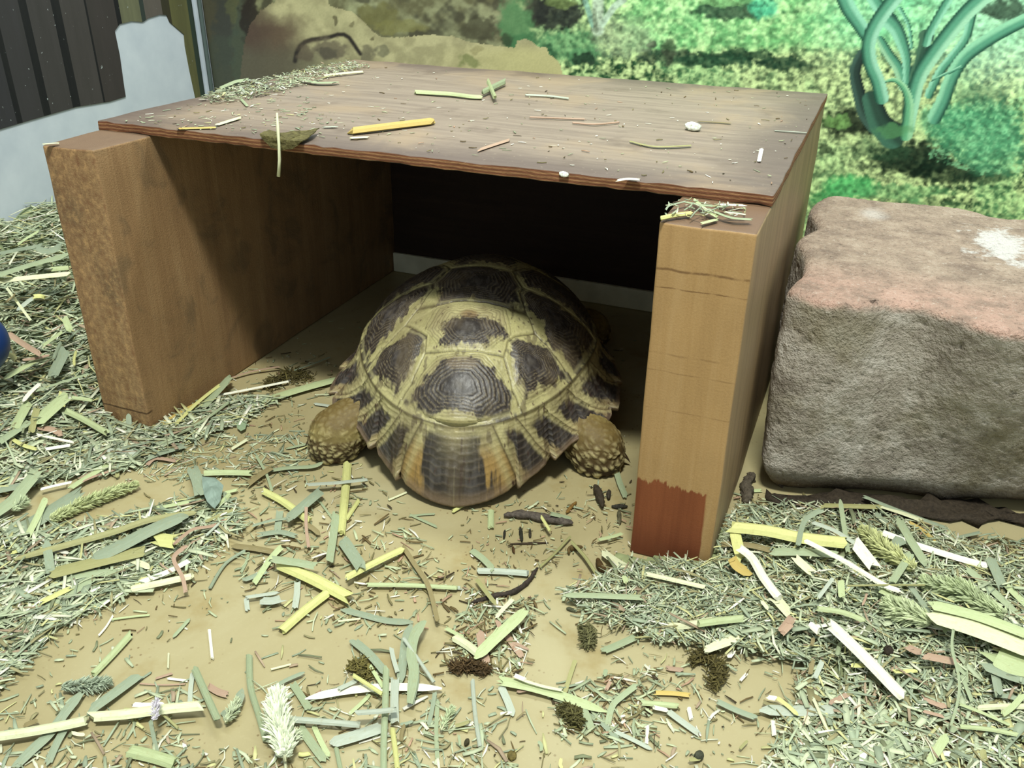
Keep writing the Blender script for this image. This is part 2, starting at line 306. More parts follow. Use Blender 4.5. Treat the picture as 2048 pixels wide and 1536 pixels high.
def left_extra(t, col):
    v = t.coord(); n = t.noise(v, 24, 4, .6, .8); col = t.mix(t.mr(n, .5, .66, 0, .55, True), col, lin((104, 88, 66)))
    s = t.add('ShaderNodeSeparateXYZ', {'Vector': v}); g = t.add('ShaderNodeNewGeometry'); gs = t.add('ShaderNodeSeparateXYZ', {'Vector': g.outputs['Normal']})
    col = t.mix(t.mr(gs.outputs[2], .6, .8, 0, .85), col, lin((112, 92, 76)))                              # weathered end on top
    ln = t.math('ABSOLUTE', t.math('SUBTRACT', s.outputs[2], t.math('ADD', .0125, t.math('MULTIPLY', t.noise(v, 40), .003))))
    rs = t.noise(t.coord((1, 1, .8)), 230, 3, .7); fr_ = t.mr(gs.outputs[1], -.8, -.5, 1, 0)
    col = t.mix(t.math('MULTIPLY', fr_, t.mr(rs, .5, .72, 0, .6)), col, lin((206, 164, 112))); col = t.mix(t.math('MULTIPLY', fr_, t.mr(rs, .5, .3, 0, .55)), col, lin((112, 68, 44)))
    return t.mix(t.math('MULTIPLY', t.mr(ln, .0004, .001, .8, 0), t.mr(s.outputs[1], .004, .006, 1, 0)), col, lin((60, 38, 22)))
def right_extra(t, col):
    v = t.coord(); s = t.add('ShaderNodeSeparateXYZ', {'Vector': v}); g = t.add('ShaderNodeNewGeometry'); gs = t.add('ShaderNodeSeparateXYZ', {'Vector': g.outputs['Normal']})
    x, y, z = s.outputs[0], s.outputs[1], s.outputs[2]
    front = t.mr(gs.outputs[1], -.8, -.5, 1, 0)
    # the red-brown stain brushed on the foot of the front face
    jag = t.math('MULTIPLY', t.noise(t.coord((1, 1, .12)), 170, 4, .7), .018); jag2 = t.math('MULTIPLY', t.noise(v, 60, 2), .006)
    edge = t.math('ADD', .040, t.math('ADD', jag, jag2)); m = t.mr(t.math('SUBTRACT', edge, z), -.0006, .0008)
    rx = t.math('SUBTRACT', BW-.0052, t.math('MULTIPLY', t.noise(t.coord((1, 1, .3)), 120), .003)); m = t.math('MULTIPLY', m, t.mr(t.math('SUBTRACT', rx, x), -.0003, .0006))
    m = t.math('MULTIPLY', m, front); red = t.ramp(t.noise(t.coord((160, 160, 9)), 1, 4), [(.3, lin((116, 62, 36))), (.7, lin((142, 82, 50)))])
    lo = t.mr(z, .0, .03, .6, 0); red = t.mix(lo, red, lin((96, 46, 34))); col = t.mix(m, col, red)
    # dark checks across the front face
    for zz, a, w_ in ((.1765, .0016, .0006), (.167, .001, .0003), (.131, .0012, .0005), (.121, .001, .0003), (.0985, .001, .0003)):
        ln = t.math('ABSOLUTE', t.math('SUBTRACT', z, t.math('ADD', zz-a, t.math('MULTIPLY', t.noise(t.coord((1, 1, 0)), 70+900*a), a*2))))
        col = t.mix(t.math('MULTIPLY', t.math('MULTIPLY', t.mr(ln, w_*.4, w_*1.6, .65 if zz > .15 else .28, 0), front), t.mr(t.noise(v, 90), .4, .55, .15, 1)), col, lin((80, 48, 24)))
    col = t.mix(t.mr(gs.outputs[2], .6, .8, 0, .9), col, lin((104, 82, 66)))
    side = t.mr(gs.outputs[0], .5, .8, 0, .75); gv = t.noise(t.coord((90, 90, 7)), 1.2, 5, .7)
    return t.mix(side, col, t.ramp(gv, [(.3, lin((104, 88, 70))), (.55, lin((146, 124, 96))), (.8, lin((158, 132, 98)))]))
wl = wood('wood_left', lin((124, 94, 64)), lin((150, 118, 82)), lin((168, 138, 100)), 'z', .6, .9, left_extra)
wr = wood('wood_right', lin((152, 120, 78)), lin((170, 136, 90)), lin((182, 150, 106)), 'z', .5, .3, right_extra)
lb = board('side_board', 0, TL, 0, BD, 0, BH, wl, hide, warp=.0008); lb['label'] = 'left side board with rough sawn front end'
rb = board('side_board', BW-TR, BW, 0, BD, 0, BH, wr, hide); rb['label'] = 'right side board with red brown stain at foot'
def top_mat():
    t = NT('weathered_ply'); v = t.coord(); s = t.add('ShaderNodeSeparateXYZ', {'Vector': v}); gr = t.noise(t.coord((10, 130, 60)), 1.2, 6, .7, .4); n = t.noise(v, 9, 5, .6, .5); n2 = t.noise(v, 26, 4)
    col = t.ramp(gr, [(.28, lin((116, 102, 90))), (.5, lin((138, 123, 108))), (.75, lin((154, 139, 122)))])
    x, y = s.outputs[0], s.outputs[1]
    dx = t.math('MINIMUM', x, t.math('SUBTRACT', BW, x)); dy = t.math('MINIMUM', t.math('SUBTRACT', y, PF), t.math('SUBTRACT', BD, y)); d = t.math('MINIMUM', dx, dy)
    dd = t.math('ADD', d, t.math('MULTIPLY', n, .06))
    col = t.mix(t.mr(dd, .03, .085, .75, 0, True), col, lin((90, 76, 70))); col = t.mix(t.mr(n, .48, .68, 0, .55, True), col, lin((158, 136, 108)))
    col = t.mix(t.mr(n2, .56, .74, 0, .5, True), col, lin((92, 76, 64)))
    sp = t.noise(v, 330, 2); col = t.mix(t.mr(sp, .66, .76, 0, .35), col, lin((186, 172, 148)))
    t.bump(t.math('ADD', gr, t.math('MULTIPLY', sp, .4)), .25, .0006); return t.out(col, .5, .35)
def edge_mat():
    t = NT('ply_edge'); v = t.coord(); s = t.add('ShaderNodeSeparateXYZ', {'Vector': v}); nz = t.math('MULTIPLY', t.noise(t.coord((1, 1, 1)), 60, 3), .0014)
    k = t.math('FRACT', t.math('MULTIPLY', t.math('ADD', t.math('SUBTRACT', s.outputs[2], BH), nz), 480)); n = t.noise(t.coord((200, 200, 900)), 1, 4, .7)
    col = t.ramp(k, [(.0, lin((84, 54, 38))), (.3, lin((146, 100, 70))), (.55, lin((172, 134, 94))), (.8, lin((126, 80, 56)))])
    col = t.mix(t.mr(n, .4, .7, 0, .6), col, lin((96, 66, 46))); t.bump(n, .6, .001); return t.out(col, .75, .2)
board('top_board', -.0005, BW+.0005, PF, BD+.002, BH, BH+BT, top_mat(), hide, bev=.0009, warp=.0007, seg=(60, 20, 1), mats=edge_mat(), chip=.0012)
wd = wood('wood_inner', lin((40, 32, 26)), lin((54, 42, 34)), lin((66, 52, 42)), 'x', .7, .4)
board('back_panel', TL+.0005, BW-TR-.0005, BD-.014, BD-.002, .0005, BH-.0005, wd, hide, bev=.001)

t = NT('pale_strip'); v = t.coord(); sp_ = board('bottom_strip', TL+.0008, BW-TR-.0008, BD-.0185, BD-.0145, .0004, .0205, t.out(t.ramp(t.noise(v, 40, 4), [(.3, lin((205, 205, 180))), (.7, lin((232, 232, 208)))]), .6), hide, bev=.0006, warp=.0002); sp_['label'] = 'pale strip along foot of back panel'
# ------------------------------------------------------------------ the paving block
BZ = .135
topo = [(1568, 577), (1600, 590), (1654, 603), (1690, 609), (1727, 612), (1780, 606), (1823, 610), (1870, 622), (1915, 641), (1970, 656), (2030, 668), (2110, 674), (2180, 676)]
ring = [at(x, y, BZ)[:2] for x, y in topo]
back = [(2230, 470), (2120, 440), (2048, 432), (1995, 432), (1960, 421), (1900, 410), (1820, 404), (1740, 396), (1659, 385), (1636, 394), (1614, 412), (1622, 432), (1636, 452), (1606, 464), (1588, 476), (1598, 492), (1608, 510), (1606, 532), (1600, 545), (1582, 557)]
ring = np.array([*ring, (.700, .150), (.71, .33)]+[tuple(at(x, y, BZ)[:2]) for x, y in back])
ring[:, 0] = np.maximum(ring[:, 0], BW+.0035)
botp = [(1511, 968), (1528, 982), (1580, 990), (1635, 993), (1690, 996), (1740, 999), (1790, 1001), (1840, 1004), (1890, 1007), (1950, 1011), (2010, 1016), (2090, 1022), (2180, 1030)]
ringb = ring.copy()
for i_, (x_, y_) in enumerate(botp): ringb[i_] = at(x_, y_, .004)[:2]
ringb[:, 0] = np.maximum(ringb[:, 0], BW+.0035)
def resample(P, n, closed=True, it=2):
    P = np.asarray(P, float)
    for _ in range(it):
        Q = np.roll(P, -1, 0) if closed else P[1:]; A = P if closed else P[:-1]
        P = np.stack([A*.75+Q*.25, A*.25+Q*.75], 1).reshape(-1, P.shape[1])
    if closed: P = np.vstack([P, P[:1]])
    s = np.concatenate([[0], np.cumsum(np.linalg.norm(np.diff(P[:, :2], axis=0), axis=1))]); u = np.linspace(0, s[-1], n+1)[:-1] if closed else np.linspace(0, s[-1], n)
    return np.stack([np.interp(u, s, P[:, k]) for k in range(P.shape[1])], 1)
N = 620; R4 = resample(np.hstack([ring, ringb]), N); R0 = R4[:, :2]; R1 = R4[:, 2:]; cen = np.array([R0[:, 0].mean(), R0[:, 1].mean()])
tan = np.roll(R0, -1, 0)-np.roll(R0, 1, 0); nor = np.stack([tan[:, 1], -tan[:, 0]], 1); nor /= np.linalg.norm(nor, axis=1)[:, None]
if ((R0-cen)*nor).sum() < 0: nor = -nor
rows = []; flag = []
LV = 84
for k in range(LV):
    z = BZ*(1-k/(LV-1)); ins = 0
    if z > BZ-.007: q = (z-(BZ-.007))/.007; ins = .007*(1-math.sqrt(max(0, 1-q*q)))*.8
    if z < .022: q = 1-z/.022; ins = .013*q*q+.004*q
    wv = .001*math.sin(z*60)
    q_ = (1-z/BZ); P = R0*(1-q_)+R1*q_-nor*(ins+wv); rows.append(np.column_stack([P, np.full(N, z)])); flag.append(np.full(N, 0.))
tops = []
for k in range(1, 60):
    q = k/59; P = (R0-nor*.0056)*(1-q)+cen*q; tops.append(np.column_stack([P, np.full(N, BZ)]))
V = np.concatenate(tops[::-1]+rows); nt = len(tops)
isz = V[:, 2] > BZ-.0045; VV = V.copy()
nxy = np.concatenate([np.tile(nor, (nt, 1))]+[nor]*LV)
for i in range(len(V)):
    p = Vector(V[i]); a = mn.noise(p*16)*.0012+mn.noise(p*75+Vector((3, 1, 4)))*.0006; b = mn.noise(p*260)*.0005
    c = mn.noise(p*300+Vector((9, 2, 5))); pit = -max(0, c-.36)*.0042
    if isz[i]: VV[i, 2] += a*.9+b+pit*.3
    else:
        VV[i, :2] += nxy[i]*(a*1.1+b+pit); VV[i, 2] += b*.5
        if V[i, 2] < .012: VV[i, 2] = max(0, V[i, 2])
VV[:, 0] = np.maximum(VV[:, 0], BW+.0018)
F = grid_faces(nt+LV, N, True)
me = np_mesh('paving_block', VV, F, smooth=True)
t = NT('weathered_concrete'); v = t.coord(); s = t.add('ShaderNodeSeparateXYZ', {'Vector': v}); z = s.outputs[2]
n1 = t.noise(v, 14, 5, .6); n2 = t.noise(v, 55, 4, .65); n3 = t.noise(v, 420, 3, .75)
side = t.ramp(n2, [(.3, lin((130, 121, 110))), (.5, lin((160, 152, 140))), (.72, lin((184, 178, 168)))]); side = t.mix(t.mr(n1, .5, .66, 0, .5, True), side, lin((112, 104, 70)))
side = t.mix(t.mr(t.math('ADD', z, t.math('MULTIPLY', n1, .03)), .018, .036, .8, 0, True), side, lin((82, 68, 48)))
tp = t.ramp(n2, [(.3, lin((124, 108, 96))), (.55, lin((156, 138, 122))), (.75, lin((174, 158, 142)))])
fx = s.outputs[1]; pk = t.math('SUBTRACT', 1, t.mr(t.math('ADD', fx, t.math('MULTIPLY', n1, .03)), .145, .19, 0, 1)); tp = t.mix(t.math('MULTIPLY', pk, t.mr(n2, .35, .6, .15, .6)), tp, lin((180, 142, 128)))
# chalky white deposit near the right rear of the top
pc = at(2010, 490, BZ); dx = t.math('SUBTRACT', s.outputs[0], float(pc[0])); dy = t.math('SUBTRACT', s.outputs[1], float(pc[1]))
d = t.math('SQRT', t.math('ADD', t.math('POWER', t.math('DIVIDE', dx, .026), 2), t.math('POWER', t.math('DIVIDE', dy, .048), 2))); dn = t.math('ADD', d, t.math('MULTIPLY', t.math('SUBTRACT', t.noise(v, 60, 5, .7), .5), 3.2))
tp = t.mix(t.mr(dn, .45, .95, .8, 0, True), tp, lin((206, 204, 200)))
pc2 = at(1745, 428, BZ); d2 = t.math('SQRT', t.math('ADD', t.math('POWER', t.math('DIVIDE', t.math('SUBTRACT', s.outputs[0], float(pc2[0])), .012), 2), t.math('POWER', t.math('DIVIDE', t.math('SUBTRACT', s.outputs[1], float(pc2[1])), .02), 2)))
tp = t.mix(t.mr(t.math('ADD', d2, n2), .6, 1.7, .5, 0, True), tp, lin((206, 200, 194)))
col = t.mix(t.mr(t.math('ADD', z, t.math('MULTIPLY', t.math('SUBTRACT', n2, .5), .008)), BZ-.006, BZ-.002), side, tp)
col = t.mix(t.mr(n3, .3, .45, .55, 0), col, lin((70, 60, 52))); col = t.mix(t.mr(n3, .58, .74, 0, .5), col, lin((206, 198, 186)))
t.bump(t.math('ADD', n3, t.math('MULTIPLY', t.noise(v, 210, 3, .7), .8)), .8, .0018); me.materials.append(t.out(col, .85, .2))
tag(link('paving_block', me), 'large weathered concrete paving block with pinkish top and wavy edge beside the hide', 'paving block')

# blue rounded thing just entering at the left edge
p = at(-56, 688, .056)
bm = bmesh.new(); bmesh.ops.create_uvsphere(bm, u_segments=48, v_segments=32, radius=.0240); bmesh.ops.scale(bm, vec=(1, 1, 1), verts=bm.verts)
for f in bm.faces: f.smooth = True
me = bpy.data.meshes.new('blue_ball'); bm.to_mesh(me); bm.free(); t = NT('blue_plastic'); t.out(lin((30, 58, 112)), .4)
o = link('blue_ball', me, t.m); o.location = p; tag(o, 'dark blue rounded plastic thing in the hay at the left edge', 'ball')
# ------------------------------------------------------------------ the tortoise
TX, TY, PSI = 0.2455, 0.1257, 0.29
SA, SB, SH, SN, SE = 0.0950, 0.1350, 0.1100, 1.972, 1.893
tort = tag(empty('tortoise', (TX, TY, 0)), 'tortoise with dark and yellow domed shell seen from behind, walking into hide', 'tortoise')
tort.rotation_euler = (0, 0, PSI)
def t2w(x, y): c, s = math.cos(PSI), math.sin(PSI); return TX+c*x-s*y, TY+s*x+c*y
VERT = {'v5': [(-.16, -.61), (.16, -.61), (.305, -.685), (.352, -.74), (.368, -.79), (.225, -.872), (0, -.88), (-.225, -.872), (-.368, -.79), (-.352, -.74), (-.305, -.685)],
        'v4': [(-.26, -.315), (.26, -.315), (.325, -.47), (.16, -.61), (-.16, -.61), (-.325, -.47)],
        'v3': [(-.24, 0.08), (.24, 0.08), (.335, -.11), (.26, -.315), (-.26, -.315), (-.335, -.11)],
        'v2': [(-.24, .46), (.24, .46), (.34, .27), (.24, .08), (-.24, .08), (-.34, .27)],
        'v1': [(-.24, .46), (.24, .46), (.33, .62), (.24, .9), (-.24, .9), (-.33, .62)]}
COST = {'c4': [(.16, -.61), (.325, -.47), (.46, -.452), (.605, -.455), (.68, -.53), (.60, -.62), (.50, -.70), (.368, -.79), (.352, -.74), (.305, -.685)],
        'c3': [(.26, -.315), (.335, -.11), (.6, -.07), (.89, -.05), (.85, -.27), (.68, -.53), (.605, -.455), (.46, -.452), (.325, -.47)],
        'c2': [(.24, .08), (.34, .27), (.6, .30), (.86, .32), (.9, .12), (.89, -.05), (.6, -.07), (.335, -.11)],
        'c1': [(.24, .46), (.33, .62), (.24, .9), (.45, .84), (.65, .68), (.80, .48), (.86, .32), (.6, .30), (.34, .27)]}
# centre of growth, dark patch size (0..1), irregular edge
SC = []
for k, P in VERT.items():
    c = {'v5': (0, -.755), 'v4': (0, -.505), 'v3': (0, -.15), 'v2': (0, .28), 'v1': (0, .62)}[k]
    SC.append((k, P, c, {'v5': .86, 'v4': .62, 'v3': .95, 'v2': .75, 'v1': .7}[k]))
for k, P in COST.items():
    c = {'c4': (.43, -.565), 'c3': (.58, -.24), 'c2': (.62, .12), 'c1': (.55, .52)}[k]
    for sx in (1, -1): SC.append((k, [(sx*x, y) for x, y in P], (sx*c[0], c[1]), {'c4': .80, 'c3': .88, 'c2': .9, 'c1': .8}[k]))
NA, NU, NS = 900, 210, 64
UI = .885
th = np.linspace(0, 2*math.pi, NA+1)[:-1]                       # 0 = right, -90 deg = rear
ang = (np.degrees(np.arctan2(np.cos(th), -np.sin(th))))          # 0 at the rear, + to the right
aa = np.abs(ang)
mb = [0, 25, 41.5, 56.5, 71, 86, 101, 114, 128, 142, 156, 170, 180]   # marginal seams at the rim
mi = [0, 15, 25, 38, 51.6, 72, 92, 110, 128, 142, 156, 170, 180]
aa_s = np.sqrt(aa**2+36)-6*np.exp(-aa/12)
def outer_U(a):
    base = np.interp(a, [0, 6, 14, 22, 30, 41, 50, 57, 63, 75, 100, 130, 150, 180], [1.0, .995, .985, .975, .955, .965, .995, 1.045, 1.115, 1.11, 1.06, 1.04, 1.02, 1.0])
    return base
rr = 1/((np.abs(np.cos(th))**SE+np.abs(np.sin(th))**SE)**(1/SE))
rows = []; rowsU = []; rowsS = []
yv = (np.sin(th)*rr+1)
zr0 = .013+(.031-.013)*np.clip(yv/.6, 0, 1)
def dome_z(U): return zr0+(SH-zr0)*(1-min(U, .9999)**SN)**(1/SN*1.15)
for k in range(NU):
    U = UI*(k/(NU-1))**.8 if k else .0; rows.append(np.column_stack([SA*U*rr*np.cos(th), SB*U*rr*np.sin(th), dome_z(U)])); rowsU.append(np.full(NA, U)); rowsS.append(np.full(NA, -1.))
zi = rows[-1][:, 2]; zo = np.interp(aa_s, [0, 12, 24, 34, 45, 60, 75, 100, 180], [.0045, .0065, .011, .015, .023, .030, .033, .032, .036])
# serrated outer edge: each shield's hinder corner stands out
idx_m = np.clip(np.searchsorted(mb, aa, side='right')-1, 0, 11); lo = np.array(mb)[idx_m]; hi = np.array(mb)[idx_m+1]; q = (aa-lo)/(hi-lo)
ser = np.where(idx_m == 0, -.02*smooth(.80, 1, q), .030*(1-q)**2.0-.022*smooth(.75, 1, q))
ser = ser*np.interp(aa, [0, 75, 110, 180], [1, 1, .4, .3])
Uo = outer_U(aa_s)+ser
# curl: the supracaudal curls down and under, side shields flare out
flare = np.interp(aa, [0, 20, 40, 60, 90, 180], [-.55, -.35, .15, .55, .5, .3])
for k in range(1, NS+1):
    s = k/NS; U = UI+(Uo-UI)*s; bul = flare*.0085*4*s*(1-s)
    z = zi+(zo-zi)*(s**(1.0)); x = SA*U*rr*np.cos(th); y = SB*U*rr*np.sin(th)
    out_n = np.stack([np.cos(th), np.sin(th)], 1); z = z-bul*.9; x = x-out_n[:, 0]*bul*.25; y = y-out_n[:, 1]*bul*.25
    rows.append(np.column_stack([x, y, z])); rowsU.append(U); rowsS.append(np.full(NA, s))
P3 = np.stack(rows); US = np.stack(rowsU); SS = np.stack(rowsS); AN = np.tile(ang, (len(rows), 1)); TH = np.tile(th, (len(rows), 1))
X = US*np.tile(rr*np.cos(th), (len(rows), 1)); Y = US*np.tile(rr*np.sin(th), (len(rows), 1))
wxn = (vnoise(X+5, Y+5, 9, 41)-.5)*.035; wyn = (vnoise(X+5, Y+5, 9, 42)-.5)*.035
Xw, Yw = X+wxn*.6, Y+wyn*.6
best = np.full(X.shape, 9.); bid = np.zeros(X.shape, int); second = np.full(X.shape, 9.); CXY = np.zeros(X.shape+(2,)); dpatch = np.zeros(X.shape)
for i, (k, P, c, dp) in enumerate(SC):
    P = np.array(P); c = np.array(c); Q = np.roll(P, -1, 0); g = np.full(X.shape, -9.)
    for a, b in zip(P, Q):
        n = np.array([b[1]-a[1], a[0]-b[0]]); n = n/np.hypot(*n); d = n@(a-c)
        if d < 0: n = -n; d = -d
        g = np.maximum(g, (n[0]*(Xw-c[0])+n[1]*(Yw-c[1]))/max(d, 1e-3))
    k2 = g < best; second = np.where(k2, best, np.minimum(second, g)); best = np.where(k2, g, best); bid = np.where(k2, i, bid); dpatch = np.where(k2, dp, dpatch)
    CXY = np.where(k2[..., None], c, CXY)
ring_m = SS >= 0
# marginals
s = np.clip(SS, 0, 1); A = np.abs(AN)+(vnoise(X+5, Y+5, 12, 43)-.5)*1.2; mbS = np.array(mi)[None, None, :]+(np.array(mb)-np.array(mi))[None, None, :]*s[..., None]
mid_id = np.zeros(X.shape, int); loA = np.zeros(X.shape); hiA = np.ones(X.shape)
for j in range(12):
    m = (A >= mbS[..., j]) & (A < mbS[..., j+1]); mid_id = np.where(m, j, mid_id); loA = np.where(m, mbS[..., j], loA); hiA = np.where(m, mbS[..., j+1], hiA)
qa = np.clip((A-loA)/np.maximum(hiA-loA, 1e-3), 0, 1); qa = np.where(mid_id == 0, .5+.5*A/np.maximum(hiA, 1e-3), qa)    # the shield over the tail spans both sides
seam_m = np.minimum(np.where(mid_id == 0, 9, qa), 1-qa)*(hiA-loA)*np.where(mid_id == 0, 1, 1)/57.3*SA*np.clip(US, .5, 2)   # metres
inner_m = np.where(ring_m, s*.02, 9)
# seam distance (metres) on the dome
seam_d = np.clip((second-best)*.5*.028, 0, 1); rim_d = np.where(ring_m, 9, (UI-US)*SA*1.6)
seam_d = np.minimum(seam_d, rim_d); seam = np.where(ring_m, np.minimum(seam_m, inner_m), seam_d)
g = np.where(ring_m, 0, best)
# growth level 0 centre .. 1 seam
gm = np.maximum(np.abs(qa-.5)*2*.92, np.abs(1-s)*.0+(1-s)*.98); gr = np.where(ring_m, np.clip(gm, 0, 1), np.clip(g, 0, 1.05))
wob = (vnoise(X+5, Y+5, 16, 44, 3)-.5)
ringf = gr*np.where(ring_m, 9, 12)+wob*1.2; groove = .5+.5*np.cos(2*math.pi*ringf); env = smooth(.22, .4, gr)*smooth(1.0, .9, gr)
disp = -.0008*np.exp(-(seam/.0008)**2)-.00026*groove**3*env+.0013*smooth(1.0, .55, gr)*np.where(ring_m, .2, 1)+(vnoise(X+5, Y+5, 60, 45, 3)-.5)*.00035
# raised hump low on the midline above the tail shield, worn knob in the growth centres
v5b = np.exp(-((X/.15)**2+((Y+.885)/.05)**2)); disp += .0030*v5b
for (k, P, c, dp) in SC: disp += (.0006*np.exp(-(((X-c[0])/.09)**2+((Y-c[1])/.055)**2))-.0003*np.exp(-(((X-c[0])/.04)**2+((Y-c[1])/.022)**2)))*(~ring_m)
# colours
pale = L3((182, 174, 126)); pale2 = L3((142, 131, 94)); grn = L3((172, 168, 112)); dark = L3((48, 44, 42)); dark2 = L3((76, 72, 70)); tanc = L3((134, 112, 78)); och = L3((178, 136, 62))
nz = vnoise(X+5, Y+5, 11, 46, 4); nz2 = vnoise(X+5, Y+5, 38, 47, 3); nz3 = vnoise(X+5, Y+5, 90, 48, 2)
azi = np.arctan2(Y-CXY[..., 1], X-CXY[..., 0]); ray_n = vnoise(np.cos(azi)*2+20, np.sin(azi)*2+gr*.5+bid*3, 1.5, 49, 3)
C = pale[None, None]*(1-smooth(.35, .7, nz)[..., None]*.7)+pale2[None, None]*(smooth(.35, .7, nz)[..., None]*.7)
C = blend(C, grn, smooth(.75, .95, gr)*.5)
tpat = gr-.05+(ray_n-.5)*.65+(nz2-.5)*.35+(nz-.5)*.3+(nz3-.5)*.12
# costal patches lie towards the upper, inner side; the last vertebral is dark low and to the sides
up = np.clip((Y-CXY[..., 1])/.13, -1, 1); isV5 = (bid == 0) & ~ring_m; isV4 = (bid == 1) & ~ring_m; isC4 = ((bid == 5) | (bid == 6)) & ~ring_m; isC3 = ((bid == 7) | (bid == 8)) & ~ring_m
thr = dpatch.copy(); thr = np.where(isV5, .92-.30*np.clip(up, 0, 1)-.35*smooth(-.80, -.87, Y), thr)
thr = np.where(isV4, .66-.30*smooth(.1, .6, up), thr); thr = np.where(isC4, .86-.2*smooth(0, -.6, up)+.1*smooth(0, .5, up), thr); thr = np.where(isC3, .88, thr)
mk = smooth(thr+.06, thr-.06, tpat)*(~ring_m)
dk_c = dark[None, None]*(1-smooth(.4, .7, nz2)[..., None])+dark2[None, None]*smooth(.4, .7, nz2)[..., None]
C = C*(1-mk[..., None])+dk_c*mk[..., None]
m = smooth(.62, .2, np.hypot(X/.15, (Y+.41)/.06))*isV4; C = blend(C, tanc, m*.9)
m = smooth(1.0, .6, np.hypot(X/.13, (Y+.665)/.035))*isV5; C = blend(C, L3((126, 112, 92)), m*.7)
# areola and growth lines
C = blend(C, L3((104, 98, 90)), smooth(.22, .05, gr)*.35*(~ring_m)); C = blend(C, L3((148, 134, 104)), (1-smooth(0, .18, np.abs(groove-.12)))*env*mk*.55); C = blend(C, L3((60, 50, 40)), groove**4*env*.45)
# marginal colours: dark middle, pale seams, tan worn edge
mq = np.abs(qa-np.where(mid_id == 0, .5, .56))*2; is0 = mid_id == 0
mdk = smooth(.70, .50, mq+(nz2-.5)*.5+(nz-.5)*.5-np.where(is0, .02, 0))*smooth(-.02, .12, s+(nz2-.5)*.2-np.where(is0, .0, .16))
CM = pale[None, None]*(1-smooth(.3, .7, nz)[..., None]*.8)+pale2[None, None]*smooth(.3, .7, nz)[..., None]*.8
CM = blend(CM, L3((164, 128, 68)), smooth(.2, .6, s)*is0*.8); CM = blend(CM, L3((150, 128, 92)), smooth(.4, .8, s)*(~is0)*.6)
CM = CM*(1-mdk[..., None])+dk_c*mdk[..., None]; rg = .5+.5*np.cos(2*math.pi*(s*10+(qa-.5)**2*2.5+wob*.9))
CM = blend(CM, L3((118, 108, 92)), smooth(.7, 1, rg)*mdk*.3); CM = blend(CM, L3((128, 108, 86)), smooth(.84, .97, s)*.7)
C = np.where(ring_m[..., None], CM, C)
# seams: thin dark line with pale borders; speckles
C = blend(C, L3((196, 188, 138)), np.exp(-((seam-.0022)/.0012)**2)*.45); C = blend(C, L3((70, 62, 40)), np.exp(-(seam/.00045)**2)*.8)
C = blend(C, L3((72, 50, 44)), smooth(.70, .78, nz3*.5+nz2*.5)*(1-mk)*.9); hump = np.exp(-((X/.10)**2+((Y+.895)/.035)**2)*1.0); C = blend(C, L3((176, 164, 118)), hump*.55)
disp += -.00022*smooth(.6, 1, rg)*ring_m
mud = smooth(.52, .72, vnoise(X+9, Y+9, 5, 61, 4))*.35; C = blend(C, L3((112, 98, 74)), mud)
C = blend(C, L3((64, 48, 42)), smooth(.66, .76, vnoise(X+7, Y+7, 24, 62, 3))*(1-mk)*.55)
# displace along normals
dz = np.gradient(P3, axis=0); da = (np.roll(P3, -1, 1)-np.roll(P3, 1, 1)); nn = np.cross(da, dz); nn /= (np.linalg.norm(nn, axis=-1, keepdims=True)+1e-12)
nn[0] = (0, 0, 1); nn = np.where((nn[..., 2:3] < -.6), -nn, nn)
if nn[60:120, :, 2].mean() < 0: nn = -nn
P3 = P3+nn*disp[..., None]
# shell underside: turn the rim in
nr = len(rows); under = []; ucol = []
for k, (du, dzz) in enumerate([(0, -.0012), (-.012, -.0022), (-.035, -.001), (-.08, .003), (-.16, .006)]):
    U = Uo+du; e = P3[-1].copy(); under.append(np.column_stack([e[:, 0]*(U/Uo), e[:, 1]*(U/Uo), np.maximum(e[:, 2]+dzz, .002)])); ucol.append(np.tile(L3((104, 84, 52)) if k else L3((120, 100, 74)), (NA, 1)))
Vt = np.concatenate([P3.reshape(-1, 3)]+under); Ct = np.concatenate([C.reshape(-1, 3)]+ucol)
me = np_mesh('carapace', Vt, grid_faces(nr+len(under), NA, True), cols=np.clip(Ct, 0, 1), smooth=True)
t = NT('horn_shell'); v = t.coord(); n = t.noise(v, 700, 3, .7); n2 = t.noise(v, 160, 4, .6)
col = t.mix(t.mr(n, .35, .7, 0, .22), t.attr('col').outputs['Color'], lin((60, 50, 44))); col = t.mix(t.mr(n2, .6, .8, 0, .25), col, lin((168, 160, 140)))
t.bump(n, .25, .0006); me.materials.append(t.out(col, t.mr(n2, .3, .7, .36, .52), .4))
link('carapace', me, None, tort)

# plastron
ux, uy = 90, 40
th2 = np.linspace(0, 2*math.pi, ux+1)[:-1]; rws = []
for k in range(uy):
    q = k/(uy-1); ph = math.pi*q; rws.append(np.column_stack([SA*.80*np.sin(ph)*np.cos(th2)*np.ones(ux), SB*.86*np.sin(ph)*np.sin(th2)+.004, .020+.014*np.cos(ph)*np.ones(ux)]))
V = np.concatenate(rws); cc = L3((128, 104, 58))*(.6+.6*vnoise(V[:, 0]+3, V[:, 1]+3, 60, 51)[:, None]); me = np_mesh('plastron', V, grid_faces(uy, ux, True)[:, ::-1], cols=cc, smooth=True)
t = NT('plastron_horn'); me.materials.append(t.out(t.attr('col').outputs['Color'], .5, .3)); link('plastron', me, None, tort)

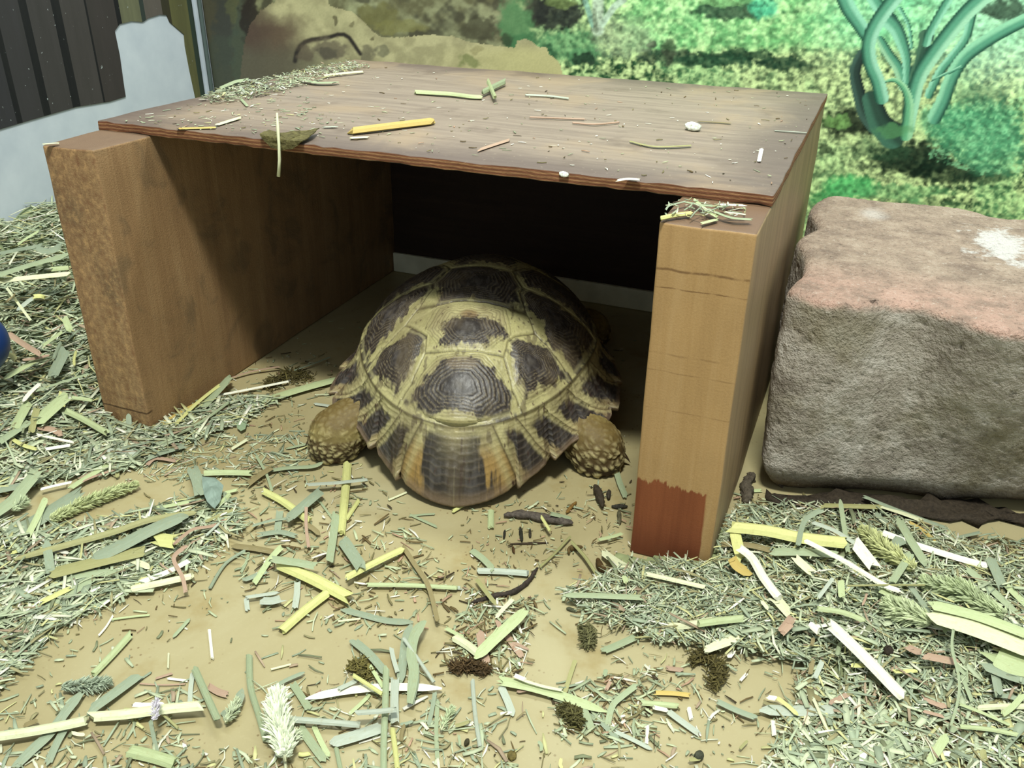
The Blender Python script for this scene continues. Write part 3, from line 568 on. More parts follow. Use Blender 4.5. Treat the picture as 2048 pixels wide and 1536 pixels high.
# body: trunk, four legs, tail, neck and head as one skin
mb_ = bpy.data.metaballs.new('body_tmp'); mb_.resolution = .0032; mb_.threshold = .6
ob = bpy.data.objects.new('body_tmp', mb_); COL.objects.link(ob)
def ball(x, y, z, r_): e = mb_.elements.new(); e.co = (x, y, z); e.radius = r_*1.35; e.stiffness = 2
def chain(P, n=10):
    for i in range(len(P)-1):
        for k in range(n):
            s_ = k/n; a, b = P[i], P[i+1]; ball(*[a[j]+(b[j]-a[j])*s_ for j in range(4)])
    ball(*P[-1])
chain([(-.045, -.04, .038, .020), (.045, -.04, .038, .020)], 5); chain([(-.045, .04, .045, .024), (.045, .04, .045, .024)], 5); chain([(0, -.07, .034, .018), (0, .07, .042, .024)], 6)
def w2t(P): c, s = math.cos(PSI), math.sin(PSI); dx, dy = P[0]-TX, P[1]-TY; return (float(c*dx+s*dy), float(-s*dx+c*dy))
LF, RF = w2t(at(668, 893, .006)), w2t(at(1197, 918, .006))
for (fx_, fy_), sx in ((LF, -1), (RF, 1)):
    chain([(sx*.045, -.050, .030, .017), (fx_-sx*.020, fy_+.016, .024, .017), (fx_-sx*.004, fy_+.003, .0170, .0175), (fx_, fy_, .0120, .0165)], 6)
    for k in range(7): a = -2.6+k*.7; ball(fx_+.0085*math.cos(a), fy_+.0085*math.sin(a), .0075, .0095)
    chain([(sx*.055, .085, .034, .016), (sx*.080, .105, .026, .015), (sx*.086, .118, .012, .013)], 6)
chain([(0, -.10, .022, .008), (.008, -.112, .012, .005)], 4)
chain([(0, .10, .036, .016), (0, .138, .040, .014), (0, .158, .044, .0155), (0, .172, .041, .010)], 5)
bpy.context.view_layer.update(); dg = bpy.context.evaluated_depsgraph_get(); me0 = bpy.data.meshes.new_from_object(ob.evaluated_get(dg)); bpy.data.objects.remove(ob)
bm = bmesh.new(); bm.from_mesh(me0); bmesh.ops.remove_doubles(bm, verts=bm.verts, dist=.0002)
bmesh.ops.subdivide_edges(bm, edges=bm.edges[:], cuts=1, use_grid_fill=True); bmesh.ops.smooth_vert(bm, verts=bm.verts, factor=.5, use_axis_x=True, use_axis_y=True, use_axis_z=True)
feet = [e for e in bm.edges if min(v.co.z for v in e.verts) < .045 and abs(e.verts[0].co.x) > .058 and e.verts[0].co.y < -.03]
bmesh.ops.subdivide_edges(bm, edges=feet, cuts=1, use_grid_fill=True); bmesh.ops.triangulate(bm, faces=[f for f in bm.faces if len(f.verts) > 4])
bm.normal_update(); nrm = {v.index: v.normal.copy() for v in bm.verts}
cl = bm.verts.layers.float_color.new('col'); cA, cB, cC = L3((112, 94, 52)), L3((190, 178, 130)), L3((58, 42, 28))
for v in bm.verts:
    p = v.co; low = max(0, min(1, (.030-p.z)/.024)); k = 1.0
    dist, pts_ = mn.voronoi(Vector((p.x, p.y, p.z*.9))*(235-45*low), distance_metric='DISTANCE', exponent=2.5); e = dist[1]-dist[0]
    tub = max(0, min(1, (e-.16)/.22))*min(1, low*1.6+.25); 
    v[cl] = (*((cA*(1-low)+cC*low)*(1-tub)+((cB*(.55+.45*low)+cA*(.45-.45*low)))*tub), 1)
    big = mn.noise(p*30); 
    if big > .1 and low < .5: q = min(1, (big-.1)*2.5)*(1-low); c0 = v[cl]; v[cl] = (c0[0]*(1-q)+.50*q, c0[1]*(1-q)+.42*q, c0[2]*(1-q)+.15*q, 1)
for v in bm.verts:
    p = v.co; low = max(0, min(1, (.030-p.z)/.024)); dist, _p = mn.voronoi(Vector((p.x, p.y, p.z*.9))*(235-45*low), distance_metric='DISTANCE', exponent=2.5); e = dist[1]-dist[0]
    v.co += v.normal*(max(0, min(1, (e-.05)/.4))*(.0006+.0010*low)); v.co.z = max(v.co.z, .0003)
    # keep the trunk inside the shell
    if math.hypot(v.co.x/(SA*.86), v.co.y/(SB*.84)) < 1:
        U_ = (abs(v.co.x/SA)**SE+abs(v.co.y/SB)**SE)**(1/SE); zr_ = .013+.018*min(max((v.co.y/SB+1)/.6, 0), 1); zmax = zr_+(SH-zr_)*(max(0, 1-U_**SN))**(1/SN*1.15)-.006; v.co.z = min(v.co.z, max(zmax, .012))
for f in bm.faces: f.smooth = True
me = bpy.data.meshes.new('body'); bm.to_mesh(me); bm.free()
t = NT('scaly_skin'); v = t.coord(); n = t.noise(v, 500, 4, .7); t.bump(n, .3, .0005)
me.materials.append(t.out(t.mix(t.mr(n, .4, .7, 0, .3), t.attr('col').outputs['Color'], lin((66, 52, 34))), .6, .3)); link('body', me, None, tort)
# claws round the outer front edge of each hind foot
t = NT('claw_horn'); clawm = t.out(lin((70, 54, 40)), .35, .4)
for (fx_, fy_), sx in ((LF, -1), (RF, 1)):
    for k, a in enumerate((172, 140, 112, 84)):
        a = math.radians(a if sx < 0 else 180-a); dx_, dy_ = math.cos(a), math.sin(a); nseg = 8; V = []; r0_ = .0030
        for i in range(nseg+1):
            s_ = i/nseg; px_, py_, pz_ = fx_+dx_*(.0125+.0095*s_), fy_+dy_*(.0125+.0095*s_), .0085+.002*math.sin(s_*3)-.0062*s_*s_; r_ = r0_*(1-s_)**.7+.0002
            for j in range(10): b_ = 2*math.pi*j/10; V.append((px_-dy_*r_*math.cos(b_), py_+dx_*r_*math.cos(b_), pz_+r_*math.sin(b_)))
        me = np_mesh('claw', V, grid_faces(nseg+1, 10, True), smooth=True); o = link('claw', me, clawm, tort)
# ------------------------------------------------------------------ hay
t = NT('hay'); fb = t.attr('fib').outputs['Vector']
v = t.add('ShaderNodeMapping', {'Vector': fb, 'Scale': (1, .06, 1)}).outputs[0]; n = t.noise(v, 2.6, 3, .6); n2 = t.noise(fb, .35, 3)
c0 = t.attr('col').outputs['Color']; c = t.mix(t.mr(n, .35, .65, 0, .38), c0, (.62, .62, .45), 'MULTIPLY'); c = t.mix(t.mr(n, .6, .75, 0, .3), c, lin((238, 240, 214))); c = t.mix(t.mr(n2, .55, .75, 0, .3), c, lin((150, 136, 84)))
t.bump(n, .35, .0004); HAY = t.out(c, .55, .3)
t = NT('hay_chaff'); CHAFF = t.out(t.attr('col').outputs['Color'], .65, .25)
HC = dict(Y=(206, 206, 138), W=(236, 234, 218), G=(144, 156, 134), L=(182, 194, 148), B=(138, 126, 90), P=(176, 148, 128), O=(158, 156, 108), D=(62, 50, 36), S=(176, 184, 170), K=(216, 218, 182), T=(196, 172, 100), M=(156, 168, 136))
TZ = BH+BT+.0006
FR = dict(A=(.25, 0, 880), B=(.25, 0, 1190), C=(.25, 400, 880), D=(.25, 500, 1190), E=(.25, 900, 940), F=(.25, 1000, 1190), G=(.3164, 1400, 980), H=(.2676, 1500, 1190), I=(.3061, 0, 430), J=(.2246, 280, 660), K=(.2539, 380, 120), X=(1, 0, 0))
def spline(P, n):
    P = np.asarray(P, float)
    if len(P) == 2: return P[0]+(P[1]-P[0])*np.linspace(0, 1, n)[:, None]
    out = []; m = len(P)-1
    for u in np.linspace(0, m-1e-6, n):
        i = int(u); s = u-i; a, b, c, d = P[max(i-1, 0)], P[i], P[i+1], P[min(i+2, m)]
        out.append(.5*((2*b)+(-a+c)*s+(2*a-5*b+4*c-d)*s*s+(-a+3*b-3*c+d)*s**3))
    return np.array(out)
def piece_mesh(name, L, Rr, Z, hump, thick, col, ragged=.25, tip=0):
    """L, Rr: (n,2) world edges; Z (n,) underside height; a folded or round-backed strip"""
    n = len(L); V = []; C = []; U = []; cum = 0
    w0 = np.linalg.norm(L-Rr, axis=1)
    for i in range(n):
        if i: cum += np.linalg.norm((L[i]+Rr[i])/2-(L[i-1]+Rr[i-1])/2)
        for k, (u, h) in enumerate(((0, .15), (.2, .66), (.5, 1), (.8, .66), (1, .15), (.78, -.02), (.5, -.02), (.22, -.02))):
            p = L[i]*(1-u)+Rr[i]*u; hz = max(h, 0)*hump*w0[i]+(thick if h > 0 else 0)
            V.append((p[0], p[1], Z[i]+hz)); U.append((u*w0[i]*1000+.01, cum*1000)); cc = np.array(col)*(1-.10*(k > 4)); C.append(cc)
    V = np.array(V); 
    # frayed ends
    mid = (L+Rr)/2; d0 = mid[0]-mid[1]; d0 = d0/(np.linalg.norm(d0)+1e-9); d1 = mid[-1]-mid[-2]; d1 = d1/(np.linalg.norm(d1)+1e-9)
    for k in range(8): V[k, :2] += d0*rnd.uniform(-1, 1)*ragged*w0[0]; V[-8+k, :2] += d1*rnd.uniform(-1, 1)*ragged*w0[-1]
    F = grid_faces(n, 8, True).tolist(); F = [f[::-1] for f in F]; F.append(list(range(8))); F.append(list(range(8*n-1, 8*n-9, -1)))
    return np_mesh(name, V, F, cols=np.array(C), uv=np.array(U), smooth=False)
def heap(x, y):
    """height of the chopped hay under a floor point"""
    a = .048*smooth(-.03, -.30, x)*smooth(-.16, .02, y)+.010*smooth(.03, -.06, x)*smooth(-.10, -.02, y)
    b = .008*np.exp(-(((x-.50)/.10)**2+((y+.005)/.05)**2))+.006*np.exp(-(((x-.60)/.07)**2+((y-.0)/.06)**2))
    nz_ = np.vectorize(lambda p, q: mn.noise(Vector((p*38, q*38, 0))))(x, y) if np.ndim(x) else mn.noise(Vector((x*38, y*38, 0)))
    return np.maximum(a*(1+.25*nz_)+b*(1+.6*nz_)+.0*nz_, 0)
HG = 'loose hay stalks and blades'
NP = [0]
def trace(fr, pts, wd, colk, kind, label, z=(.0006, .0006), taper=(1, 1), plane=0.0, col=None, name=None):
    s_, ox, oy = FR[fr]; P = spline([(ox+a*s_, oy+b*s_) for a, b in pts], max(5, 4*len(pts)+2)); n = len(P); wpx = wd*s_
    T = np.gradient(P, axis=0); T /= np.linalg.norm(T, axis=1)[:, None]+1e-9; Nn = np.stack([-T[:, 1], T[:, 0]], 1)
    tp = np.interp(np.linspace(0, 1, n), [0, .15, .85, 1], [taper[0], 1, 1, taper[1]]); base = plane
    zz_ = np.linspace(z[0], z[1], n)
    mid = np.array([at(*p, base+z[0])[:2] for p in P]); hz = np.array([heap(*m_) for m_ in mid]) if plane == 0 else np.zeros(n)
    hz = np.full(n, hz.max())*.6+hz*.4; Z = base+zz_+hz
    Le = np.array([at(*(P[i]-Nn[i]*wpx/2*tp[i]), Z[i])[:2] for i in range(n)]); Re = np.array([at(*(P[i]+Nn[i]*wpx/2*tp[i]), Z[i])[:2] for i in range(n)])
    for i in range(n):          # no wider than the strip looks square on
        c_ = (Le[i]+Re[i])/2; w_ = np.linalg.norm(Le[i]-Re[i]); dd = np.linalg.norm(np.array([c_[0], c_[1], Z[i]])-CAM); k_ = min(1, ((1.25, 1.5) if plane == 0 else (1.7, 2.2))[kind != 'stalk']*wpx*tp[i]*dd/FPX/max(w_, 1e-6)); Le[i] = c_+(Le[i]-c_)*k_; Re[i] = c_+(Re[i]-c_)*k_
    dst = 0; hump, th_ = (.42, .0004) if kind == 'stalk' else (.08, .0003)
    cc = L3(col or HC[colk])*rnd.uniform(.93, 1.07)
    mid_ = (Le[n//2]+Re[n//2])/2; org = np.array([mid_[0], mid_[1]]); nm = name or ('hay_stalk' if kind == 'stalk' else 'hay_strand')
    me = piece_mesh(nm, Le-org, Re-org, Z-Z[0], hump, th_, cc, .3 if kind == 'stalk' else .5)
    o = link(nm, me, HAY); o.location = (org[0], org[1], Z[0]); tag(o, label, 'hay', HG); NP[0] += 1; return o
TR_ = [
 # lower left corner
 ('B', [(-40, 1145), (200, 1110), (480, 1060), (705, 1010)], 74, 'K', 'stalk', 'long pale cream straw lying in from the left edge near the bottom', (.004, .003)),
 ('B', [(735, 985), (1000, 965), (1300, 925), (1610, 895)], 80, 'K', 'stalk', 'thick pale straw joining end to end with the one from left edge', (.003, .005)),
 ('B', [(1070, 880), (1180, 885), (1290, 880)], 40, 'W', 'blade', 'short white split of straw lying behind the thick pale straw', (.004, .004)),
 ('B', [(1045, 1260), (1220, 1300), (1395, 1355)], 110, 'L', 'stalk', 'broad short light green cut straw at the bottom left edge', (.001, .001)),
 ('B', [(1560, 600), (1640, 780), (1745, 1010)], 62, 'M', 'stalk', 'green straw leaning across the right end of the thick pale straw', (.002, .006)),
 ('B', [(1050, 320), (905, 480), (755, 635)], 54, 'L', 'stalk', 'lone light yellow green straw piece slanting on bare floor at left', (.001, .001)),
 ('B', [(1995, 490), (2005, 740), (2070, 960), (2130, 1170)], 54, 'M', 'stalk', 'bent green straw standing left of the white fluffy seed head', (.001, .001)),
 ('B', [(1675, 280), (1688, 400), (1700, 515)], 26, 'W', 'stalk', 'small upright white straw piece alone on bare floor left of centre', (.001, .001)),
 ('B', [(905, 170), (850, 260), (790, 330)], 16, 'W', 'stalk', 'thin white splinter slanting on the floor below left hay bank'),
 ('B', [(900, 200), (1050, 180), (1195, 165)], 16, 'L', 'stalk', 'thin pale straw lying flat touching the white splinter end'),
 ('B', [(1090, 660), (900, 800), (730, 920)], 72, 'G', 'blade', 'grey green ribbed blade slanting behind the thick pale straw', (.002, .004)),
 ('B', [(660, 780), (540, 920), (400, 1110), (250, 1250), (130, 1370)], 74, 'G', 'blade', 'long grey green blade under the pale cream straw at bottom left', (.003, .001), (.4, .8)),
 ('B', [(520, 1070), (450, 1200), (385, 1350)], 60, 'G', 'blade', 'drooping grey green blade below the cream straw at bottom left', (.002, .001)),
 ('B', [(1540, 640), (1525, 760), (1520, 870)], 38, 'S', 'blade', 'short silvery upright blade beside the leaning green straw', (.001, .002)),
 ('B', [(1250, 670), (1380, 630)], 18, 'P', 'blade', 'thin pinkish splinter above the thick pale straw'),
 ('B', [(1340, 670), (1500, 690)], 20, 'W', 'blade', 'thin white splinter above the thick pale straw'),
 ('B', [(1120, 712), (1300, 722), (1480, 715)], 12, 'P', 'blade', 'thin pink stem lying flat above the thick pale straw'),
 ('B', [(1280, 940), (1350, 1000), (1425, 1070)], 24, 'O', 'stalk', 'small olive twig crossing below the thick pale straw', (.004, .001)),
 ('B', [(1205, 1010), (1230, 1140), (1260, 1260)], 34, 'G', 'blade', 'thin grey stem hanging below the whitish tuft', (.002, .001)),
 ('B', [(1770, 960), (1870, 930), (1940, 760)], 70, 'G', 'blade', 'curved green husk left of the white fluffy seed head', (.001, .004), (.3, .3)),
 ('B', [(1680, 740), (1750, 780), (1820, 800)], 56, 'P', 'blade', 'torn pinkish brown flake beside the leaning green straw', (.001, .001)),
 ('B', [(1350, 470), (1345, 590)], 16, 'K', 'stalk', 'tiny pale upright bit on bare floor above the pale straws'),
 ('B', [(1210, 620), (1090, 700)], 16, 'G', 'blade', 'thin grey spike at the tip of the ribbed blade'),
 ('B', [(1520, 190), (1450, 270), (1385, 340)], 26, 'M', 'blade', 'thin green blade alone on bare floor left of centre', (.001, .001), (.3, .3)),
 # left middle bank
 ('A', [(130, 960), (500, 860), (900, 750), (1200, 650), (1560, 590)], 56, 'O', 'stalk', 'very long brownish green stem running up across the left hay bank', (.006, .006), (.5, .8)),
 ('A', [(1480, 610), (1200, 730), (950, 860), (730, 960)], 96, 'G', 'blade', 'wide grey green blade lying over the long brownish stem', (.009, .006), (.7, .5)),
 ('A', [(440, 1065), (700, 1000), (900, 950), (1100, 905)], 86, 'O', 'blade', 'wide tan green blade below the grey green one in left bank', (.006, .006)),
 ('A', [(530, 1090), (750, 1070), (950, 1065)], 60, 'M', 'blade', 'flat grey green blade just under the wide tan blade', (.004, .004)),
 ('A', [(1510, 975), (1350, 1060), (1120, 1150)], 44, 'W', 'stalk', 'bright white straw half of the open V at left', (.004, .003)),
 ('A', [(1060, 1200), (1300, 1150), (1545, 1095)], 56, 'K', 'stalk', 'cream straw forming the lower arm of the open V at left', (.003, .003)),
 ('A', [(1540, 230), (1580, 330), (1600, 430)], 96, 'G', 'blade', 'short grey green blade standing behind the torn round leaf', (.004, .008)),
 ('A', [(1480, 860), (1390, 950), (1460, 1100), (1485, 1220)], 34, 'P', 'blade', 'curled pink brown ribbon hanging across the white V straws', (.010, .003)),
 ('A', [(1840, 620), (1700, 690), (1540, 720), (1400, 830)], 26, 'P', 'blade', 'reddish brown ribbon arching behind the curled pink one', (.002, .010)),
 ('A', [(1890, 560), (1780, 600), (1650, 660)], 30, 'O', 'stalk', 'olive stem with a knob end right of the torn leaf', (.002, .004)),
 ('A', [(1900, 400), (1740, 440)], 26, 'L', 'blade', 'thin light green sliver sticking out right of torn leaf', (.002, .003)),
 ('A', [(1840, 440), (1750, 530)], 42, 'L', 'stalk', 'short light green straw end below the thin green sliver', (.002, .003)),
 ('A', [(1220, 555), (1400, 520), (1600, 480)], 30, 'L', 'blade', 'thin light green stem pointing at the torn leaf', (.003, .005)),
 ('A', [(885, 190), (700, 300), (560, 390)], 42, 'L', 'blade', 'light green blade slanting above the long fuzzy seed head', (.003, .004)),
 ('A', [(915, 240), (740, 300), (600, 360)], 20, 'P', 'blade', 'thin pink brown blade beside the light green slanting one', (.003, .004)),
 ('A', [(365, 475), (300, 620), (225, 765)], 52, 'L', 'blade', 'light green blade crossing the tail of the fuzzy seed head', (.006, .004)),
 ('A', [(40, 740), (200, 700), (420, 570), (620, 440)], 110, 'G', 'blade', 'broad grey green leaf under the long fuzzy seed head', (.002, .003), (.3, .8)),
 ('A', [(-40, 590), (100, 490), (230, 340), (300, 260)], 90, 'M', 'blade', 'wide green blade entering from the left edge mid height', (.006, .010)),
 ('A', [(-30, 410), (120, 380), (300, 350)], 56, 'G', 'blade', 'grey green blade lying flat at left edge above the wide one', (.004, .005)),
 ('A', [(330, 400), (450, 370), (570, 345)], 24, 'W', 'stalk', 'white splinter lying just above the fuzzy seed head', (.004, .004)),
 ('A', [(370, 80), (560, 50)], 30, 'W', 'stalk', 'white straw chip in the bank near the hide foot', (.006, .006)),
 ('A', [(935, 140), (940, 300)], 34, 'O', 'blade', 'short upright tan blade above the fuzzy seed head tip', (.004, .002)),
 ('A', [(390, 130), (700, 130), (1000, 130)], 26, 'G', 'blade', 'long thin grey blade along the lower edge of hay at hide foot', (.004, .003)),
 ('A', [(1480, 50), (1280, 110), (1180, 150)], 44, 'G', 'blade', 'grey blade near the bend of the bank below hide corner', (.003, .003)),
 ('A', [(850, 90), (980, 90), (1100, 110)], 50, 'S', 'blade', 'silvery flat blade in the bank below hide corner', (.004, .004), (.3, .5)),
 ('A', [(1180, 200), (1250, 150), (1400, 170)], 30, 'P', 'blade', 'bent pinkish stem on bare floor below hide corner', (.002, .002)),
 ('A', [(370, 830), (390, 940), (405, 1050)], 76, 'G', 'blade', 'short dull green blade standing across the long stem at left', (.008, .006)),
 ('A', [(740, 1110), (560, 1230), (370, 1350)], 62, 'M', 'blade', 'green blade slanting down at the foot of the left bank', (.004, .003)),
 ('A', [(560, 1190), (330, 1300)], 40, 'Y', 'blade', 'yellow sliver beside the slanting green blade in left bank', (.005, .005)),
 ('A', [(1960, 890), (1800, 1000), (1680, 1190)], 26, 'G', 'stalk', 'curved thin grey green stem alone on bare floor', (.001, .001)),
 ('A', [(1270, 800), (1400, 820)], 110, 'Y', 'blade', 'small bright yellow green chip inside the left bank', (.006, .006)),
 # centre left
 ('C', [(1180, 205), (1160, 450), (1128, 755)], 68, 'Y', 'stalk', 'thick yellow green straw pointing up at the shell left of its rear', (.003, .002)),
 ('C', [(1270, 490), (1170, 640)], 36, 'Y', 'stalk', 'short yellow sliver touching the thick upright straw', (.001, .001)),
 ('C', [(505, 415), (680, 510), (880, 660)], 64, 'Y', 'stalk', 'yellow green straw slanting down right under a grey blade', (.002, .002)),
 ('C', [(975, 405), (850, 510), (720, 620)], 72, 'G', 'blade', 'grey green blade crossing over the slanting yellow straw', (.005, .006)),
 ('C', [(650, 1010), (900, 1120), (1190, 1270)], 100, 'Y', 'stalk', 'thickest yellow straw of the crossed heap at left of centre', (.003, .003)),
 ('C', [(1620, 885), (1420, 980), (1170, 1110)], 58, 'Y', 'stalk', 'long pale yellow straw rising right from the crossed heap', (.003, .005)),
 ('C', [(1010, 1240), (830, 1380), (660, 1530)], 74, 'Y', 'stalk', 'flat yellow straw slanting down left below the crossed heap', (.002, .001)),
 ('C', [(1090, 590), (1065, 780), (1035, 970)], 62, 'M', 'blade', 'grey green ribbed blade standing beside the thick upright straw', (.003, .005)),
 ('C', [(1140, 800), (1210, 900), (1290, 1020)], 96, 'G', 'blade', 'wide grey blade leaning onto the long pale yellow straw', (.002, .008)),
 ('C', [(1340, 1165), (1700, 1170), (2050, 1190)], 38, 'L', 'stalk', 'long straight pale green straw lying level at centre', (.002, .002)),
 ('C', [(1620, 850), (1720, 1000), (1830, 1180), (1900, 1450)], 38, 'B', 'blade', 'long thin brown stem crossing over the level pale straw', (.002, .005)),
 ('C', [(250, 850), (430, 870), (600, 900)], 44, 'B', 'blade', 'brown tapered stem at left of the crossed heap', (.002, .002), (.2, 1)),
 ('C', [(590, 960), (750, 980), (910, 1010)], 60, 'M', 'blade', 'green blade lying over the left end of the thickest straw', (.008, .008)),
 ('C', [(640, 870), (560, 960), (440, 1140)], 46, 'L', 'blade', 'light green bent blade left of the crossed heap', (.003, .002)),
 ('C', [(540, 1050), (440, 1090), (360, 1120)], 36, 'G', 'blade', 'grey blade stub left of the crossed heap', (.002, .002)),
 ('C', [(50, 275), (220, 270), (410, 275)], 56, 'L', 'stalk', 'light green straw lying level left of the tortoise hind foot', (.002, .002)),
 ('C', [(570, 225), (470, 290), (380, 360)], 46, 'B', 'blade', 'brown green blade crossing the end of the level green straw', (.004, .002)),
 ('C', [(450, 130), (530, 270), (575, 410)], 22, 'M', 'blade', 'thin bent green stem right of the level green straw', (.003, .003)),
 ('C', [(540, 250), (720, 225), (900, 215), (985, 180)], 34, 'M', 'blade', 'dark green curved blade just below the left hind foot', (.002, .003), (1, .2)),
 ('C', [(860, 360), (1100, 345), (1325, 320)], 30, 'S', 'blade', 'silvery thin blade lying over the thick upright straw', (.006, .006)),
 ('C', [(420, 690), (560, 650), (700, 630)], 22, 'G', 'blade', 'thin grey stem in the cluster under the slanting yellow straw', (.003, .003)),
 ('C', [(640, 570), (630, 650), (620, 730)], 56, 'G', 'blade', 'dull green scrap hanging below the slanting yellow straw', (.002, .002)),
 ('C', [(480, 760), (640, 740), (760, 770)], 40, 'G', 'blade', 'flat grey blade in the cluster above the crossed heap', (.002, .002)),
 ('C', [(850, 540), (850, 700), (870, 860)], 26, 'P', 'blade', 'pinkish curled strip hanging from the slanting yellow straw', (.007, .003)),
 ('C', [(820, 670), (890, 700), (960, 760)], 40, 'B', 'blade', 'brown tapered strip right of the pinkish curled strip', (.004, .002), (.3, .2)),
 ('C', [(380, 1260), (520, 1240), (620, 1225)], 26, 'S', 'blade', 'pale splintered stem in the lower left tuft', (.003, .003)),
 ('C', [(370, 1270), (380, 1360)], 40, 'S', 'blade', 'small grey stub below the pale splintered stem', (.002, .001)),
 ('C', [(500, 1290), (580, 1290), (650, 1270)], 60, 'S', 'blade', 'shredded pale husk in the tuft below the crossed heap', (.003, .003)),
 ('C', [(780, 1140), (775, 1240), (760, 1340)], 50, 'S', 'blade', 'short grey shredded blade under the thickest straw', (.002, .002)),
 ('C', [(740, 1000), (770, 1080), (790, 1120)], 36, 'G', 'blade', 'grey scrap tucked under the thickest straw', (.002, .002)),
 ('C', [(1510, 485), (1650, 425)], 18, 'K', 'stalk', 'thin pale splinter on bare floor beneath the shell rear'),
 ('C', [(1110, 1455), (1280, 1435)], 18, 'K', 'stalk', 'thin pale splinter right of the flat yellow straw'),
 ('C', [(1680, 600), (1790, 650), (1890, 695)], 20, 'M', 'blade', 'small dark green sliver on bare floor left of the shell tip'),
 ('C', [(1680, 610), (1780, 600), (1870, 595)], 16, 'M', 'blade', 'small green sliver meeting the dark green one'),
 ('C', [(390, 900), (370, 980), (330, 1060)], 22, 'M', 'blade', 'thin green curved sliver left of the crossed heap'),
 ('C', [(940, 470), (1000, 550), (1060, 630)], 18, 'M', 'blade', 'thin green stem left of the thick upright straw'),
 ('C', [(1130, 1360), (1300, 1400), (1500, 1450), (1700, 1460)], 50, 'G', 'blade', 'dark grey green long blade below the level pale straw', (.001, .001), (.3, .4)),
 # bottom centre
 ('D', [(440, 835), (700, 780), (1000, 745), (1250, 740), (1530, 750)], 62, 'W', 'blade', 'long bright white papery blade near the bottom centre', (.002, .003), (.15, .3)),
 ('D', [(1090, 590), (1082, 900), (1070, 1200), (1070, 1420)], 52, 'M', 'stalk', 'long upright green straw crossing over the white papery blade', (.006, .002)),
 ('D', [(830, 370), (960, 480), (1080, 620)], 66, 'G', 'blade', 'grey green blade slanting toward the upright green straw', (.002, .004)),
 ('D', [(960, 570), (1010, 650), (1060, 730)], 30, 'L', 'blade', 'pale green edge strip under the slanting grey green blade', (.003, .004)),
 ('D', [(830, 650), (940, 720), (1060, 800)], 34, 'Y', 'stalk', 'small yellow twig lying across the white papery blade', (.005, .005)),
 ('D', [(1230, 350), (1340, 510), (1470, 700)], 28, 'S', 'stalk', 'thin silvery straw leaning down to the white blade end', (.008, .003)),
 ('D', [(1290, 240), (1250, 350), (1230, 480), (1215, 600), (1200, 700)], 70, 'G', 'blade', 'arched grey green blade at the left of the wilted clump', (.006, .002), (.3, .5)),
 ('D', [(1400, 210), (1320, 320), (1290, 480), (1310, 620), (1280, 860)], 80, 'M', 'blade', 'long wilted green blade hanging over the white papery blade', (.008, .005), (.3, .6)),
 ('D', [(1330, 550), (1330, 700), (1290, 870)], 44, 'G', 'blade', 'grey shredded blade at the right of the wilted clump', (.005, .004)),
 ('D', [(1130, 430), (1150, 520), (1180, 620)], 36, 'S', 'blade', 'short silvery upright blade between grey blade and wilted clump', (.003, .004)),
 ('D', [(1160, 680), (1155, 850), (1160, 1010)], 66, 'S', 'blade', 'silvery green wide blade right of the upright green straw', (.005, .003)),
 ('D', [(850, 950), (1000, 940), (1160, 925)], 44, 'S', 'stalk', 'short grey straw crossing the upright green straw', (.008, .008)),
 ('D', [(300, 1000), (580, 1020), (865, 1045)], 52, 'S', 'stalk', 'silvery round straw lying right of the white fluffy seed head', (.003, .003)),
 ('D', [(400, 1060), (500, 1200), (600, 1330)], 72, 'M', 'blade', 'wide green blade slanting down below the silvery round straw', (.001, .001)),
 ('D', [(515, 1060), (570, 1180), (630, 1290)], 44, 'L', 'blade', 'light green blade beside the wide green slanting one', (.001, .001)),
 ('D', [(640, 1190), (850, 1130), (1060, 1060)], 90, 'S', 'blade', 'broad silvery blade passing under the upright green straw', (.002, .002), (.3, 1)),
 ('D', [(1780, 690), (1800, 950), (1840, 1220)], 34, 'S', 'stalk', 'upright pale grey straw alone right of the white blade end', (.001, .001)),
 ('D', [(1500, 860), (1490, 1100), (1500, 1320)], 34, 'M', 'blade', 'upright green thin blade below the white blade end', (.001, .001)),
 ('D', [(1480, 780), (1460, 900), (1430, 1040)], 34, 'G', 'blade', 'shredded grey green blade right below the white blade end', (.002, .001)),
 ('D', [(1140, 1080), (1160, 1230), (1180, 1400)], 42, 'Y', 'stalk', 'yellow straw at the bottom edge right of the upright green straw', (.001, .001)),
 ('D', [(690, 1230), (725, 1400)], 38, 'M', 'stalk', 'short green straw at the bottom edge below the silvery blade', (.001, .001)),
 ('D', [(180, 745), (300, 680), (440, 620)], 30, 'G', 'blade', 'grey green blade above the white fluffy seed head', (.002, .002), (.5, .2)),
 ('D', [(340, 710), (400, 800), (470, 910)], 62, 'M', 'blade', 'green blade behind the white fluffy seed head top', (.001, .002)),
 ('D', [(170, 600), (325, 560)], 16, 'K', 'stalk', 'thin pale splinter above the white fluffy seed head'),
 ('D', [(720, 750), (850, 690)], 34, 'S', 'blade', 'short grey sliver on top edge of the white papery blade', (.004, .003)),
 ('D', [(950, 810), (880, 880), (800, 950)], 30, 'L', 'blade', 'thin green sliver below the white papery blade'),
 ('D', [(1980, 260), (1820, 500)], 10, 'L', 'blade', 'hair thin green stem near the split blade right of centre', (.006, .002)),
 ('D', [(1640, 350), (1740, 410), (1830, 480)], 70, 'K', 'stalk', 'pale yellow straw end under the broad split green blade', (.002, .002)),
 ('D', [(1840, 300), (1860, 430), (1900, 560)], 66, 'P', 'blade', 'torn pink brown strip under the broad split green blade', (.002, .002), (1, .3)),
 ('D', [(1570, 270), (1700, 340)], 30, 'L', 'blade', 'light green chip above the pale yellow straw end', (.002, .002)),
 # centre right
